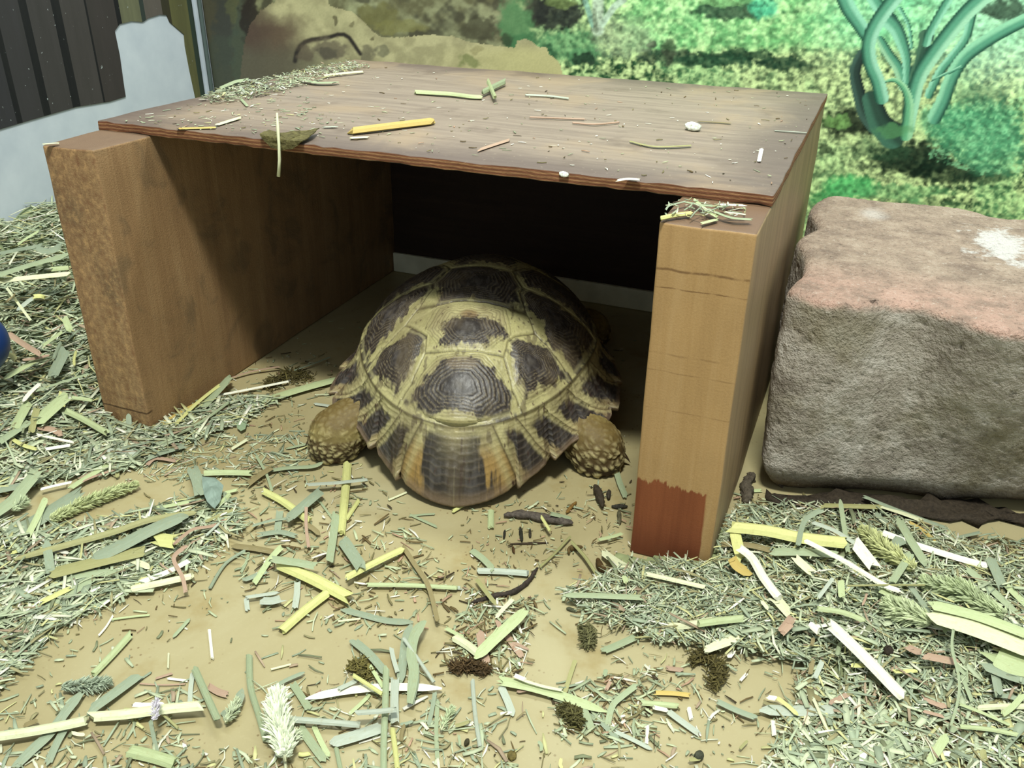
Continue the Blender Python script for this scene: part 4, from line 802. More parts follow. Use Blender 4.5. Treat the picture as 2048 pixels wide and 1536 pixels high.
 ('E', [(600, 1130), (450, 1270), (330, 1380), (200, 1510)], 90, 'L', 'blade', 'broad split light green blade slanting at centre', (.006, .004), (.7, .2)),
 ('E', [(225, 815), (420, 820), (615, 835)], 56, 'S', 'stalk', 'short silvery level straw at centre below the dung', (.001, .001)),
 ('E', [(180, 650), (260, 710), (340, 790)], 50, 'M', 'blade', 'small green blade touching the short silvery straw', (.001, .003)),
 ('E', [(328, 335), (326, 465)], 50, 'L', 'stalk', 'tiny upright hollow straw chip under the shell tip', (.001, .001)),
 ('E', [(145, 265), (25, 335)], 34, 'Y', 'stalk', 'small yellow straw chip right at the shell rear tip', (.001, .001)),
 ('E', [(960, 540), (840, 670), (720, 780)], 20, 'O', 'stalk', 'thin olive stem slanting left from the dark bark piece', (.001, .001)),
 ('E', [(970, 580), (1080, 700), (1180, 850), (1250, 970)], 28, 'O', 'stalk', 'thin olive stem slanting right from the dark bark piece', (.002, .002)),
 ('E', [(930, 1005), (1200, 1010), (1540, 1025)], 44, 'M', 'blade', 'long straight grey green blade jutting left from the right heap', (.006, .006), (.6, 1)),
 ('E', [(1575, 840), (1800, 890), (2040, 945)], 40, 'K', 'stalk', 'pale straw lying level just below the stained post foot', (.006, .005)),
 ('E', [(1230, 665), (1320, 730), (1420, 790)], 58, 'K', 'blade', 'cream blade beside the left corner of the stained post', (.001, .003)),
 ('E', [(1330, 10), (1360, 110), (1405, 215)], 46, 'M', 'blade', 'green blade lying between right hind foot and stained post', (.002, .001)),
 ('E', [(1190, 560), (1300, 535), (1380, 510)], 26, 'L', 'blade', 'thin green curved sliver left of the stained post', (.001, .001)),
 ('E', [(730, 380), (800, 490)], 24, 'Y', 'stalk', 'short yellow twig lying over the dark bark piece', (.006, .004)),
 ('E', [(800, 350), (960, 390)], 34, 'M', 'blade', 'grey green sliver leaning on the dark bark piece', (.006, .001)),
 ('E', [(-20, 945), (90, 950)], 34, 'S', 'stalk', 'right tip chip of silvery straw at centre left of dark twig', (.001, .001)),
 ('E', [(215, 880), (290, 980), (370, 1080)], 34, 'O', 'blade', 'olive leaf blade standing on the dark twig at centre', (.003, .006), (1, .2)),
 ('E', [(1270, 1120), (1420, 1190), (1590, 1275)], 28, 'M', 'blade', 'green stem at lower left of the right heap', (.001, .001)),
 ('E', [(1230, 1450), (1350, 1400), (1480, 1340)], 56, 'M', 'blade', 'short wide green blade at the end of a thin bent stem', (.001, .001)),
 ('E', [(1480, 1345), (1740, 1325), (2048, 1280)], 14, 'O', 'stalk', 'thin bent stem trailing from the short wide green blade', (.001, .003)),
 ('E', [(1740, 1260), (1900, 1250), (2090, 1215)], 64, 'K', 'stalk', 'thick pale straw along the lower edge of the right heap', (.003, .004)),
 ('E', [(500, 1040), (430, 1110), (370, 1180)], 34, 'K', 'blade', 'cream curled chip above the broad split blade', (.002, .001)),
 ('E', [(440, 1310), (520, 1420), (580, 1500)], 50, 'P', 'blade', 'ragged pink flake right of the broad split blade', (.001, .001), (.3, .6)),
 ('E', [(380, 1210), (410, 1290)], 40, 'P', 'blade', 'small pink flake behind the broad split blade', (.003, .003)),
 # bottom right of centre
 ('F', [(0, 690), (250, 740), (500, 815), (850, 940)], 74, 'L', 'blade', 'long light green tapering blade below centre', (.003, .002), (1, .15)),
 ('F', [(120, 650), (200, 685)], 36, 'W', 'stalk', 'white stub above the long tapering blade', (.005, .005)),
 ('F', [(200, 690), (350, 735), (500, 765)], 22, 'K', 'blade', 'white papery strip along the top of the long tapering blade', (.005, .004)),
 ('F', [(10, 740), (60, 850), (105, 970)], 60, 'S', 'blade', 'grey blade hanging down from the left end of the tapering blade', (.002, .001), (1, .2)),
 ('F', [(10, 955), (85, 950)], 28, 'W', 'stalk', 'tiny white stub below the grey hanging blade'),
 ('F', [(1085, 730), (980, 810), (900, 890), (860, 1040)], 50, 'M', 'blade', 'bent grey green blade right of the tapering blade', (.003, .001)),
 ('F', [(1130, 870), (1280, 880), (1420, 895)], 44, 'L', 'stalk', 'short level light green straw at lower right of centre', (.002, .002)),
 ('F', [(1340, 930), (1460, 1020), (1580, 1105)], 48, 'S', 'blade', 'silvery blade slanting down from a white cut end', (.002, .001)),
 ('F', [(1230, 905), (1340, 930)], 34, 'W', 'stalk', 'white cut stub at the head of the slanting silvery blade', (.003, .003)),
 ('F', [(1510, 915), (1530, 1000)], 36, 'W', 'stalk', 'tiny upright white chip beside the slanting silvery blade'),
 ('F', [(920, 1095), (1070, 1165), (1215, 1240)], 34, 'S', 'blade', 'thin grey white blade slanting near the bottom right of centre', (.001, .001), (1, .3)),
 ('F', [(1180, 1055), (1172, 1195)], 30, 'W', 'stalk', 'upright white chip standing above the thin grey white blade', (.001, .001)),
 ('F', [(665, 910), (700, 990), (735, 1085)], 60, 'M', 'blade', 'short green blade hanging from the tapering blade middle', (.002, .001), (.5, .5)),
 ('F', [(750, 960), (850, 1060), (945, 1160)], 44, 'G', 'blade', 'grey green blade leading toward the thin grey white one', (.001, .001)),
 ('F', [(600, 530), (560, 650), (520, 780)], 36, 'O', 'blade', 'olive blade standing above the tapering blade tip', (.002, .001)),
 ('F', [(1240, 785), (1380, 790), (1520, 805)], 36, 'T', 'blade', 'tan yellow level sliver right of centre bottom', (.001, .001)),
 ('F', [(1660, 440), (1780, 380), (1900, 350)], 66, 'K', 'blade', 'cream white split blade at the lower edge of right heap', (.003, .004)),
 ('F', [(1830, 500), (1870, 450)], 40, 'W', 'blade', 'small white green flake below the right heap edge'),
 ('F', [(1925, 685), (1970, 635)], 24, 'W', 'blade', 'tiny white flake alone right of the brown moss clump'),
 ('F', [(1740, 855), (1900, 930), (2048, 985)], 44, 'G', 'blade', 'dull green shredded blade running right from a brown knot', (.002, .002)),
 ('F', [(1345, 590), (1460, 605)], 36, 'P', 'blade', 'small pink flake on bare floor lower right of centre'),
 ('F', [(850, 760), (880, 700)], 30, 'P', 'blade', 'small salmon flake above the bent grey green blade', (.002, .002)),
 ('F', [(1255, 370), (1395, 375)], 24, 'W', 'stalk', 'small white chip below the thin bent stem'),
 ('F', [(230, 440), (60, 360)], 24, 'P', 'blade', 'thin salmon sliver below the broad split blade', (.002, .001), (.3, 1)),
 # right heap
 ('G', [(190, 245), (420, 270), (640, 315), (900, 345)], 84, 'Y', 'stalk', 'thick bright yellow green straw beside the stained post', (.010, .008)),
 ('G', [(220, 270), (240, 360), (265, 440)], 70, 'Y', 'blade', 'yellow green folded strip hanging from the thick bright straw', (.009, .006)),
 ('G', [(250, 375), (330, 440), (400, 560), (490, 680)], 56, 'W', 'stalk', 'bright white green straw slanting down right of the post', (.010, .006)),
 ('G', [(480, 690), (560, 780)], 60, 'K', 'blade', 'cream continuation piece below the bright white green straw', (.006, .004)),
 ('G', [(200, 430), (230, 480), (290, 520)], 60, 'T', 'blade', 'yellow husk beside the post foot', (.008, .006)),
 ('G', [(670, 330), (900, 450), (1150, 600), (1260, 645)], 34, 'W', 'stalk', 'long thin white straw slanting across the right heap', (.011, .010)),
 ('G', [(1160, 280), (1350, 350), (1600, 430), (1800, 485)], 44, 'W', 'stalk', 'long bright white straw lying in front of the paving block', (.006, .004)),
 ('G', [(1255, 190), (1330, 320), (1420, 460)], 50, 'M', 'blade', 'green blade crossing over the long white straw', (.008, .007)),
 ('G', [(885, 60), (905, 200), (935, 390)], 30, 'M', 'blade', 'upright green blade reaching toward the block', (.012, .008), (.2, 1)),
 ('G', [(780, 100), (950, 105), (1150, 110)], 32, 'O', 'blade', 'olive stem lying under the front of the block', (.006, .006)),
 ('G', [(1040, 45), (1250, 130), (1550, 240)], 22, 'G', 'blade', 'thin grey stem slanting below the block', (.008, .002)),
 ('G', [(1130, 100), (1280, 150), (1400, 195)], 26, 'K', 'blade', 'thin pale stem beside the grey slanting stem', (.006, .004)),
 ('G', [(1320, 210), (1420, 270), (1490, 340)], 26, 'T', 'stalk', 'yellow twig behind the long bright white straw', (.003, .002)),
 ('G', [(1110, 150), (1160, 200), (1210, 245)], 30, 'G', 'blade', 'short grey blade behind the start of the long white straw', (.004, .004)),
 ('G', [(760, 130), (660, 200), (620, 350)], 34, 'G', 'blade', 'bent grey blade lying over the thick bright straw', (.014, .012)),
 ('G', [(720, 210), (850, 260), (980, 340)], 26, 'S', 'blade', 'silvery shredded stem above the thick bright straw', (.012, .010)),
 ('G', [(450, 395), (650, 395), (850, 410)], 50, 'M', 'blade', 'dull green blade below the thick bright straw', (.008, .008)),
 ('G', [(610, 440), (700, 520)], 50, 'K', 'blade', 'pale split chip in the middle of the right heap', (.008, .007)),
 ('G', [(990, 350), (1100, 490)], 76, 'W', 'blade', 'wide white split chip in the right heap', (.009, .009)),
 ('G', [(1240, 330), (1290, 310)], 70, 'G', 'blade', 'grey scrap lying on the long bright white straw', (.009, .008)),
 ('G', [(1330, 410), (1270, 500), (1210, 590)], 50, 'M', 'blade', 'green blade leaning on the fuzzy seed head', (.012, .009)),
 ('G', [(1700, 510), (1850, 640), (2048, 830)], 40, 'M', 'blade', 'long green blade at the right edge before the block', (.005, .004)),
 ('G', [(1840, 450), (1880, 540), (1910, 610)], 60, 'G', 'blade', 'folded grey blade near the right edge', (.006, .006)),
 ('G', [(1930, 600), (2060, 730)], 36, 'L', 'blade', 'light green blade at the right edge by the folded grey one', (.005, .004)),
 ('G', [(740, 755), (900, 780), (1030, 830)], 36, 'L', 'stalk', 'pale green straw in the middle of the right heap', (.008, .008)),
 ('G', [(700, 860), (750, 905)], 44, 'W', 'stalk', 'short white stub in the middle of the right heap', (.008, .008)),
 ('G', [(1440, 780), (1750, 880), (2080, 1010)], 110, 'K', 'blade', 'broad white ribbed husk running off the right edge', (.010, .006), (.3, 1)),
 ('G', [(1470, 730), (1750, 800), (2080, 920)], 60, 'L', 'blade', 'light green upper layer of the broad white husk', (.013, .009)),
 ('G', [(840, 560), (750, 680)], 26, 'S', 'blade', 'silver grey stem slanting in the right heap', (.009, .007)),
 ('G', [(890, 580), (895, 670)], 44, 'L', 'blade', 'short upright pale green chip in the right heap', (.008, .007)),
 ('G', [(930, 610), (1150, 605), (1420, 605)], 12, 'O', 'stalk', 'thin level stem across the right heap', (.012, .011)),
 ('G', [(1150, 640), (1250, 690), (1335, 715)], 36, 'L', 'blade', 'light green sliver below the long thin white straw', (.008, .006)),
 ('G', [(0, 850), (150, 830), (260, 820)], 50, 'L', 'stalk', 'right part of the pale straw at the lower heap edge', (.006, .006)),
 ('G', [(520, 900), (570, 850)], 50, 'P', 'blade', 'pink brown flake low in the right heap', (.007, .007)),
 ('G', [(40, 1010), (130, 980), (240, 940)], 50, 'K', 'blade', 'cream split chip at the lower left of the right heap', (.004, .004)),
 ('G', [(150, 345), (300, 350), (450, 385)], 36, 'B', 'blade', 'brownish blade in shade under the thick bright straw', (.006, .006)),
 ('G', [(1320, 600), (1380, 680), (1450, 780)], 30, 'G', 'blade', 'grey green blade above the broad white husk', (.009, .009)),
 ('G', [(1640, 300), (1770, 270)], 20, 'G', 'blade', 'tiny grey stick on bare floor before the block', (.002, .003)),
 ('G', [(280, 10), (380, 5)], 24, 'L', 'blade', 'small light green chip in the gap between post and block'),
 ('G', [(330, 180), (420, 215)], 34, 'S', 'blade', 'pale grey flake between post foot and block', (.002, .002)),
 # lower right
 ('H', [(610, 240), (850, 470), (1130, 760)], 84, 'W', 'stalk', 'broad bright white straw slanting down at lower right', (.012, .002)),
 ('H', [(1840, 440), (1960, 500), (2090, 530)], 190, 'L', 'blade', 'wide bright pale green cut leaf at the right edge', (.004, .004), (.8, 1)),
 ('H', [(1770, 540), (1920, 600), (2080, 650)], 66, 'G', 'blade', 'grey green blade below the wide pale leaf at right edge', (.004, .003)),
 ('H', [(1600, 540), (1605, 650)], 54, 'M', 'blade', 'upright green chip left of the grey green edge blade', (.004, .003)),
 ('H', [(1830, 590), (1860, 740)], 66, 'G', 'blade', 'wide upright grey green chip near the right edge', (.003, .002)),
 ('H', [(1520, 260), (1510, 400), (1560, 620), (1555, 780), (1500, 980)], 22, 'M', 'blade', 'very long thin green stem curving down at lower right', (.012, .002)),
 ('H', [(1320, 460), (1420, 480), (1520, 500)], 54, 'P', 'blade', 'large pink brown flake at lower right', (.008, .007)),
 ('H', [(1190, 400), (1260, 430)], 50, 'P', 'blade', 'pink brown flake left of the large one', (.008, .007)),
 ('H', [(590, 815), (660, 780), (750, 735)], 40, 'P', 'blade', 'salmon curled flake left of the white slanting straw end', (.002, .002), (.2, .6)),
 ('H', [(475, 785), (530, 910), (595, 1050)], 24, 'K', 'stalk', 'thin cream straw slanting over the grey blade end', (.004, .001)),
 ('H', [(90, 860), (350, 870), (650, 860)], 80, 'S', 'blade', 'wide silvery green blade lying level at lower right', (.002, .002), (.4, .5)),
 ('H', [(200, 770), (280, 830), (345, 890)], 30, 'Y', 'blade', 'bent yellow green sliver on the level silvery blade', (.004, .004)),
 ('H', [(130, 770), (190, 780)], 36, 'W', 'stalk', 'white chip on the end of the bent yellow sliver', (.004, .004)),
 ('H', [(170, 950), (180, 1050)], 36, 'W', 'stalk', 'white stub below the level silvery blade'),
 ('H', [(1470, 1050), (1400, 1160), (1340, 1250)], 76, 'L', 'blade', 'light green blade slanting near the bottom right', (.003, .002), (.4, .8)),
 ('H', [(1570, 990), (1780, 1010), (1990, 1050)], 32, 'L', 'stalk', 'pale green straw lying level near the bottom right', (.003, .003)),
 ('H', [(1700, 850), (1880, 840), (2090, 840)], 44, 'K', 'stalk', 'cream straw lying level at the right edge low down', (.003, .003)),
 ('H', [(2040, 750), (1960, 840), (1890, 890)], 50, 'L', 'blade', 'light green blade crossing the cream level straw', (.005, .005)),
 ('H', [(1570, 820), (1750, 890), (1930, 970)], 22, 'L', 'blade', 'thin light green stem above the pale level straw', (.004, .003)),
 ('H', [(1100, 1080), (970, 1140)], 50, 'M', 'blade', 'green chip lying loose near the bottom right', (.002, .002)),
 ('H', [(540, 500), (480, 630)], 40, 'S', 'blade', 'silvery short blade at the heap edge left of white straw', (.003, .002)),
 ('H', [(470, 480), (450, 590)], 36, 'B', 'blade', 'brownish short blade beside the silvery short one', (.003, .002)),
 ('H', [(240, 270), (310, 180)], 70, 'P', 'blade', 'reddish brown flake in the left part of right heap', (.006, .005)),
 ('H', [(1080, 575), (1235, 570)], 30, 'Y', 'blade', 'yellow chip right of the white slanting straw', (.005, .005)),
 ('H', [(770, 530), (840, 530)], 34, 'Y', 'blade', 'yellow chip touching the white slanting straw', (.005, .005)),
 ('H', [(860, 1140), (850, 1220), (840, 1300)], 50, 'G', 'blade', 'upright grey green blade at the bottom edge lower right', (.002, .002)),
 ('H', [(920, 1130), (900, 1290)], 40, 'M', 'blade', 'upright green blade at the bottom edge beside the grey one', (.002, .002)),
 ('H', [(770, 1230), (765, 1300)], 70, 'G', 'blade', 'wide grey green blade cut by the bottom edge', (.001, .001)),
 ('H', [(1000, 900), (1080, 950), (1190, 980)], 24, 'M', 'blade', 'thin green sliver below the white slanting straw', (.002, .002)),
 ('H', [(980, 960), (1050, 935)], 30, 'P', 'blade', 'small salmon flake below the white slanting straw', (.002, .002)),
 ('H', [(520, 1230), (600, 1215)], 60, 'K', 'blade', 'small cream curled scrap near the bottom right of centre', (.001, .002)),
 ('H', [(1290, 870), (1440, 910)], 24, 'P', 'blade', 'thin red brown sliver at lower right', (.003, .003)),
 ('H', [(1580, 600), (1660, 800)], 30, 'M', 'blade', 'thin green blade left of the cream level straw', (.005, .003)),
 # left heap by the wall
 ('I', [(-20, 445), (150, 425), (300, 410), (450, 395)], 40, 'K', 'stalk', 'cream straw lying level against the hide side at left', (.006, .004)),
 ('I', [(340, 365), (450, 355)], 40, 'L', 'stalk', 'pale green straw end against the hide side', (.008, .006)),
 ('I', [(-20, 400), (200, 330), (420, 270)], 56, 'M', 'blade', 'long wide green blade behind the cream straw at left', (.008, .008)),
 ('I', [(-20, 260), (120, 230), (260, 205)], 44, 'G', 'blade', 'grey green blade lying level near the white wall', (.008, .008)),
 ('I', [(250, 110), (180, 150), (110, 200)], 28, 'L', 'blade', 'pale green blade near the white wall foot', (.010, .008)),
 ('I', [(270, 60), (200, 100), (90, 140)], 20, 'M', 'blade', 'thin green blade sticking up against the white wall', (.014, .008)),
 ('I', [(230, 220), (330, 240), (400, 200)], 70, 'G', 'blade', 'broad grey leaf lying between wall and hide', (.008, .008), (.5, .5)),
 ('I', [(45, 480), (90, 540), (200, 690)], 18, 'K', 'blade', 'thin cream stem slanting in the left heap', (.008, .006)),
 ('I', [(60, 780), (160, 850), (260, 910)], 44, 'P', 'blade', 'pinkish flat blade in the middle of the left heap', (.008, .006)),
 ('I', [(30, 1070), (150, 1000), (300, 920)], 44, 'L', 'blade', 'light green blade slanting right of the blue thing', (.008, .008), (.3, 1)),
 ('I', [(430, 880), (390, 960), (345, 1050)], 70, 'G', 'blade', 'wide grey tan blade beside the hide side at left', (.007, .006)),
 ('I', [(400, 770), (290, 850)], 30, 'L', 'blade', 'light green short blade in the left heap near hide', (.008, .008)),
 ('I', [(420, 670), (460, 760)], 44, 'L', 'blade', 'short pale green chip against the hide side', (.008, .007)),
 ('I', [(580, 1040), (450, 1080), (240, 1150)], 20, 'M', 'blade', 'long thin green blade touching the hide side low down', (.006, .006)),
 ('I', [(260, 1105), (200, 1160), (150, 1220)], 30, 'W', 'blade', 'white curled blade low in the left heap', (.006, .006), (1, .3)),
 ('I', [(430, 1190), (340, 1270), (240, 1360)], 90, 'L', 'blade', 'broad pale green leaf low in the left heap', (.006, .005), (1, .2)),
 ('I', [(180, 1240), (130, 1330), (100, 1390)], 60, 'L', 'blade', 'pale green wide blade low at left of the broad leaf', (.005, .004)),
 ('I', [(240, 1270), (205, 1420)], 46, 'O', 'blade', 'tan green blade between two pale leaves low at left', (.006, .004)),
 ('I', [(470, 1200), (600, 1215)], 30, 'L', 'stalk', 'small light green straw touching hide front corner', (.006, .006)),
 ('I', [(440, 1290), (560, 1350), (700, 1430)], 50, 'L', 'stalk', 'pale green straw slanting before the hide front corner', (.006, .004)),
 ('I', [(-10, 1490), (80, 1430), (200, 1350)], 50, 'M', 'blade', 'green blade at the left edge below the blue thing', (.005, .005)),
 ('I', [(245, 1440), (360, 1465), (480, 1490)], 20, 'W', 'stalk', 'thin white stem lying before the hide front corner', (.006, .006)),
 ('I', [(840, 1300), (845, 1400)], 36, 'G', 'blade', 'small grey blade standing against the hide foot', (.010, .003), (.3, 1)),
 # along the foot of the hide's left board
 ('J', [(100, 890), (350, 740), (560, 620), (740, 480)], 30, 'T', 'blade', 'long yellow blade along the foot of the left side board', (.003, .006)),
 ('J', [(790, 440), (680, 560), (570, 680)], 70, 'M', 'blade', 'green ribbed blade leaning at the foot of the left side board', (.009, .004)),
 ('J', [(700, 500), (500, 660), (320, 840)], 34, 'Y', 'blade', 'yellow blade in front of the long yellow one', (.008, .004)),
 ('J', [(790, 650), (600, 790), (380, 920), (120, 1060)], 30, 'M', 'stalk', 'long thin green straw before the yellow blades', (.006, .003)),
 ('J', [(690, 590), (1000, 530), (1320, 465)], 26, 'W', 'stalk', 'straight bright white straw on the floor inside the hide mouth', (.002, .003)),
 ('J', [(740, 750), (1000, 670), (1400, 540), (1840, 420)], 76, 'L', 'blade', 'long wide pale green blade reaching from left to the shell', (.002, .003), (1, .6)),
 ('J', [(810, 430), (1000, 370), (1240, 330)], 18, 'P', 'blade', 'thin pinkish stem in the hide mouth by left board', (.002, .004)),
 ('J', [(1380, 360), (1550, 300), (1690, 245)], 16, 'G', 'blade', 'thin green stem in the shade inside the hide', (.003, .003)),
 ('J', [(1560, 660), (1690, 680)], 30, 'S', 'blade', 'short silvery chip at the left edge of the shell', (.001, .001)),
 ('J', [(1560, 580), (1700, 575)], 18, 'K', 'blade', 'thin pale chip left of the shell', (.001, .001)),
 ('J', [(1300, 1060), (1500, 1015)], 24, 'M', 'blade', 'thin green blade touching the left hind foot', (.001, .001), (.2, 1)),
 ('J', [(1180, 915), (1240, 885)], 14, 'K', 'blade', 'tiny pale splinter left of the left hind foot'),
 ('J', [(820, 1060), (960, 975)], 30, 'K', 'blade', 'cream chip in the trail left of the left hind foot', (.002, .002)),
]
for a in TR_:
    trace(*a)
# a few on the hide's top, hanging over its edge, and on the posts
TP = [
 ('X', [(832, 188), (900, 192), (940, 197), (962, 198)], 9, 'L', 'stalk', 'bent light green straw with white knob on the hide top', (.0, .0)),
 ('X', [(965, 190), (985, 180), (1010, 168)], 13, 'M', 'stalk', 'short green knotted straw on the hide top', (.001, .001)),
 ('X', [(976, 166), (984, 184), (990, 198)], 11, 'L', 'stalk', 'short pale green straw crossing the knotted one', (.003, .002)),
 ('X', [(700, 268), (780, 258), (865, 248)], 15, 'T', 'stalk', 'bright yellow straw lying near the front of hide top', (.0, .0)),
 ('X', [(1052, 192), (1095, 194), (1137, 199)], 4, 'S', 'stalk', 'thin pale grey stem on the hide top right of knotted straw', (.0, .0)),
 ('X', [(1060, 236), (1115, 238), (1168, 240)], 3, 'P', 'stalk', 'thin reddish stem lying level on the hide top', (.0, .0)),
 ('X', [(1145, 247), (1190, 250), (1238, 246)], 3, 'P', 'stalk', 'thin faded red stem right of the reddish stem', (.0, .0)),
 ('X', [(1262, 284), (1310, 294), (1380, 292)], 5, 'O', 'blade', 'thin olive shred on the right part of hide top', (.0, .0)),
 ('X', [(1523, 299), (1518, 323)], 8, 'W', 'blade', 'small white chip on the right corner of hide top', (.0, .0)),
 ('X', [(960, 300), (990, 290), (1015, 282)], 10, 'P', 'blade', 'pale pink green flake near the front middle of hide top', (.0, .0)),
 ('X', [(1395, 243), (1460, 247)], 3, 'B', 'blade', 'thin brown shred near the right rear of hide top', (.0, .0)),
 ('X', [(1550, 262), (1612, 266)], 2.5, 'S', 'blade', 'hair thin stem near the right edge of hide top', (.0, .0)),
 ('X', [(440, 178), (470, 165), (488, 162)], 14, 'M', 'blade', 'curled green blade at the left rear edge of hide top', (.002, .001)),
 ('X', [(500, 162), (520, 168), (536, 174)], 10, 'S', 'blade', 'silvery blade beside the curled one on hide top', (.002, .001)),
 ('X', [(480, 175), (492, 188)], 8, 'S', 'blade', 'tiny silvery chip below the curled blade on hide top', (.001, .001)),
 ('X', [(482, 199), (494, 212)], 8, 'M', 'blade', 'small blue green chip on the left of hide top', (.0, .0)),
 ('X', [(590, 158), (630, 166), (668, 166)], 9, 'M', 'blade', 'green blade in the litter at the rear left of hide top', (.001, .001)),
 ('X', [(648, 154), (690, 149), (725, 146)], 5, 'K', 'stalk', 'pale thin straw at the rear left of hide top', (.001, .0)),
 ('X', [(436, 250), (455, 244), (475, 238)], 10, 'K', 'blade', 'cream flake near the front left of hide top', (.0, .0)),
 ('X', [(360, 258), (400, 257), (425, 256)], 7, 'T', 'blade', 'yellow shred on the front left edge of hide top', (.0, .0)),
 ('X', [(648, 255), (672, 254)], 4, 'S', 'blade', 'small pale chip left of the bright yellow straw on hide top', (.0, .0)),
 ('X', [(700, 277), (735, 275)], 7, 'K', 'blade', 'white husk under the bright yellow straw on hide top', (.0, .0)),
 ('X', [(1234, 362), (1255, 359), (1276, 360)], 7, 'W', 'blade', 'small white husk on the front edge of hide top', (.0, .0)),
]
for a in TP: trace(*a, plane=TZ)
BP = BH+.0012
for a in [('X', [(1320, 440), (1350, 434), (1382, 430)], 9, 'Y', 'stalk', 'yellow straw on the left edge of right post top', (.0, .0)),
 ('X', [(1388, 400), (1418, 425), (1432, 434)], 7, 'L', 'blade', 'light green blade slanting on the right post top', (.002, .001)),
 ('X', [(1440, 410), (1465, 411), (1488, 412)], 6, 'W', 'blade', 'white chip on the right post top', (.001, .001)),
 ('X', [(1418, 420), (1460, 436), (1500, 440)], 6, 'M', 'blade', 'grey green blade lying right on the right post top', (.002, .001)),
 ('X', [(1370, 405), (1410, 412), (1450, 415)], 5, 'M', 'blade', 'thin green blade at the rear of right post top', (.002, .002)),
 ('X', [(1406, 447), (1434, 440)], 7, 'L', 'blade', 'small light green chip at the front of right post top', (.0, .0)),
 ('X', [(1332, 420), (1340, 412), (1370, 404)], 4, 'G', 'blade', 'thin grey stem curling at the rear left of right post top', (.002, .002)),
 ('X', [(1450, 425), (1490, 430)], 4, 'K', 'blade', 'thin cream stem on the right of right post top', (.003, .002)),
 ('X', [(88, 289), (115, 287)], 4, 'K', 'blade', 'pale sliver on the top front edge of left post', (.0, .0))]: trace(*a, plane=BP)
# stem standing up at the front edge of the hide's top, and the withered leaf it is stuck through
def tube_piece(name, P, R_, col, label, cat='hay', grp=HG, sides=8, mat=None):
    P = np.array(P, float); n = len(P); T = np.gradient(P, axis=0); V = []; U = []
    for i in range(n):
        t_ = Vector(T[i]).normalized(); a = t_.orthogonal().normalized(); b = t_.cross(a)
        for k in range(sides): q_ = 2*math.pi*k/sides; V.append(tuple(Vector(P[i]-P[0])+(a*math.cos(q_)+b*math.sin(q_))*R_[i])); U.append((k, i*4))
    F = grid_faces(n, sides, True).tolist(); F += [list(range(sides))[::-1], list(range(sides*(n-1), sides*n))]
    me = np_mesh(name, V, F, cols=np.tile(L3(col), (len(V), 1)), uv=U, smooth=True); o = link(name, me, mat or HAY); o.location = P[0]
    if label: tag(o, label, cat, grp)
    return o
YF = PF-.0035
tube_piece('hay_stalk', [aty(557, 353, YF-.004), aty(559, 320, YF-.003), aty(558, 290, YF-.002), aty(556, 262, YF+.002), aty(554, 226, YF+.006)], [.0011, .0010, .0009, .0010, .0006], HC['K'], 'slim cream stem standing upright against the front edge of hide top')
lw = [(520, 270), (540, 262), (562, 268), (600, 264), (622, 262), (640, 258), (625, 272), (606, 284), (588, 298), (566, 302), (545, 296), (530, 282)]
bm = bmesh.new(); vs = []
for i, (x, y) in enumerate(lw):
    p = at(x, y, TZ+.002); p = p if p[1] > PF-.004 else aty(x, y, PF-.0025); vs.append(bm.verts.new(p))
c_ = bm.verts.new(aty(576, 282, PF-.003))
for i in range(len(vs)): bm.faces.new((vs[i], vs[(i+1) % len(vs)], c_))
bmesh.ops.subdivide_edges(bm, edges=bm.edges[:], cuts=3, use_grid_fill=True)
for v_ in bm.verts: v_.co += Vector((0, -1, .6))*(mn.noise(v_.co*220)+.35)*.0016
me = bpy.data.meshes.new('dried_leaf'); bm.to_mesh(me); bm.free(); t = NT('withered_leaf'); v = t.coord(); n = t.noise(v, 300, 4, .7); t.bump(n, .8, .002); t.out(t.ramp(n, [(.3, lin((62, 56, 34))), (.6, lin((104, 98, 60))), (.8, lin((128, 124, 84)))]), .8, .2)
o = link('dried_leaf', me, t.m); md = o.modifiers.new('thick', 'SOLIDIFY'); md.thickness = .0006; tag(o, 'dark withered leaf caught over the front edge of hide top', 'leaf')
# torn round leaf in the left bank
def leaf_poly(name, pts, z, col, label, fr='X', lift=0.004, cat='leaf', grp=None):
    s_, ox, oy = FR[fr]; pw = [at(ox+a*s_, oy+b*s_, z) for a, b in pts]; c0_ = np.mean(pw, axis=0); bm = bmesh.new(); vs = [bm.verts.new(p-c0_) for p in pw]; c_ = bm.verts.new((0, 0, lift*.4))
    for i in range(len(vs)): bm.faces.new((vs[i], vs[(i+1) % len(vs)], c_))
    bmesh.ops.subdivide_edges(bm, edges=bm.edges[:], cuts=3, use_grid_fill=True)
    for v_ in bm.verts: v_.co.z += (mn.noise((v_.co+Vector(c0_))*90)+.5)*lift
    me = bpy.data.meshes.new(name); bm.to_mesh(me); bm.free(); t = NT(name+'_skin'); v = t.coord(); n = t.noise(t.coord((300, 60, 60)), 1, 4, .6); t.bump(n, .4, .0006)
    o = link(name, me, t.out(t.mix(t.mr(n, .3, .7), tuple(x*.75 for x in lin(col)), lin(col)), .6, .25)); o.location = c0_; md = o.modifiers.new('thick', 'SOLIDIFY'); md.thickness = .0004; tag(o, label, cat, grp); return o
leaf_poly('torn_leaf', [(1620, 310), (1720, 310), (1790, 380), (1760, 480), (1720, 560), (1660, 520), (1630, 430)], .007, (134, 152, 140), 'torn round grey green leaf lying on the left hay bank', 'A')
leaf_poly('torn_leaf', [(870, 840), (900, 810), (950, 840), (940, 890), (900, 915), (865, 880)], .002, (150, 170, 136), 'small torn pale leaf on the floor left of the tortoise foot', 'J', .002)
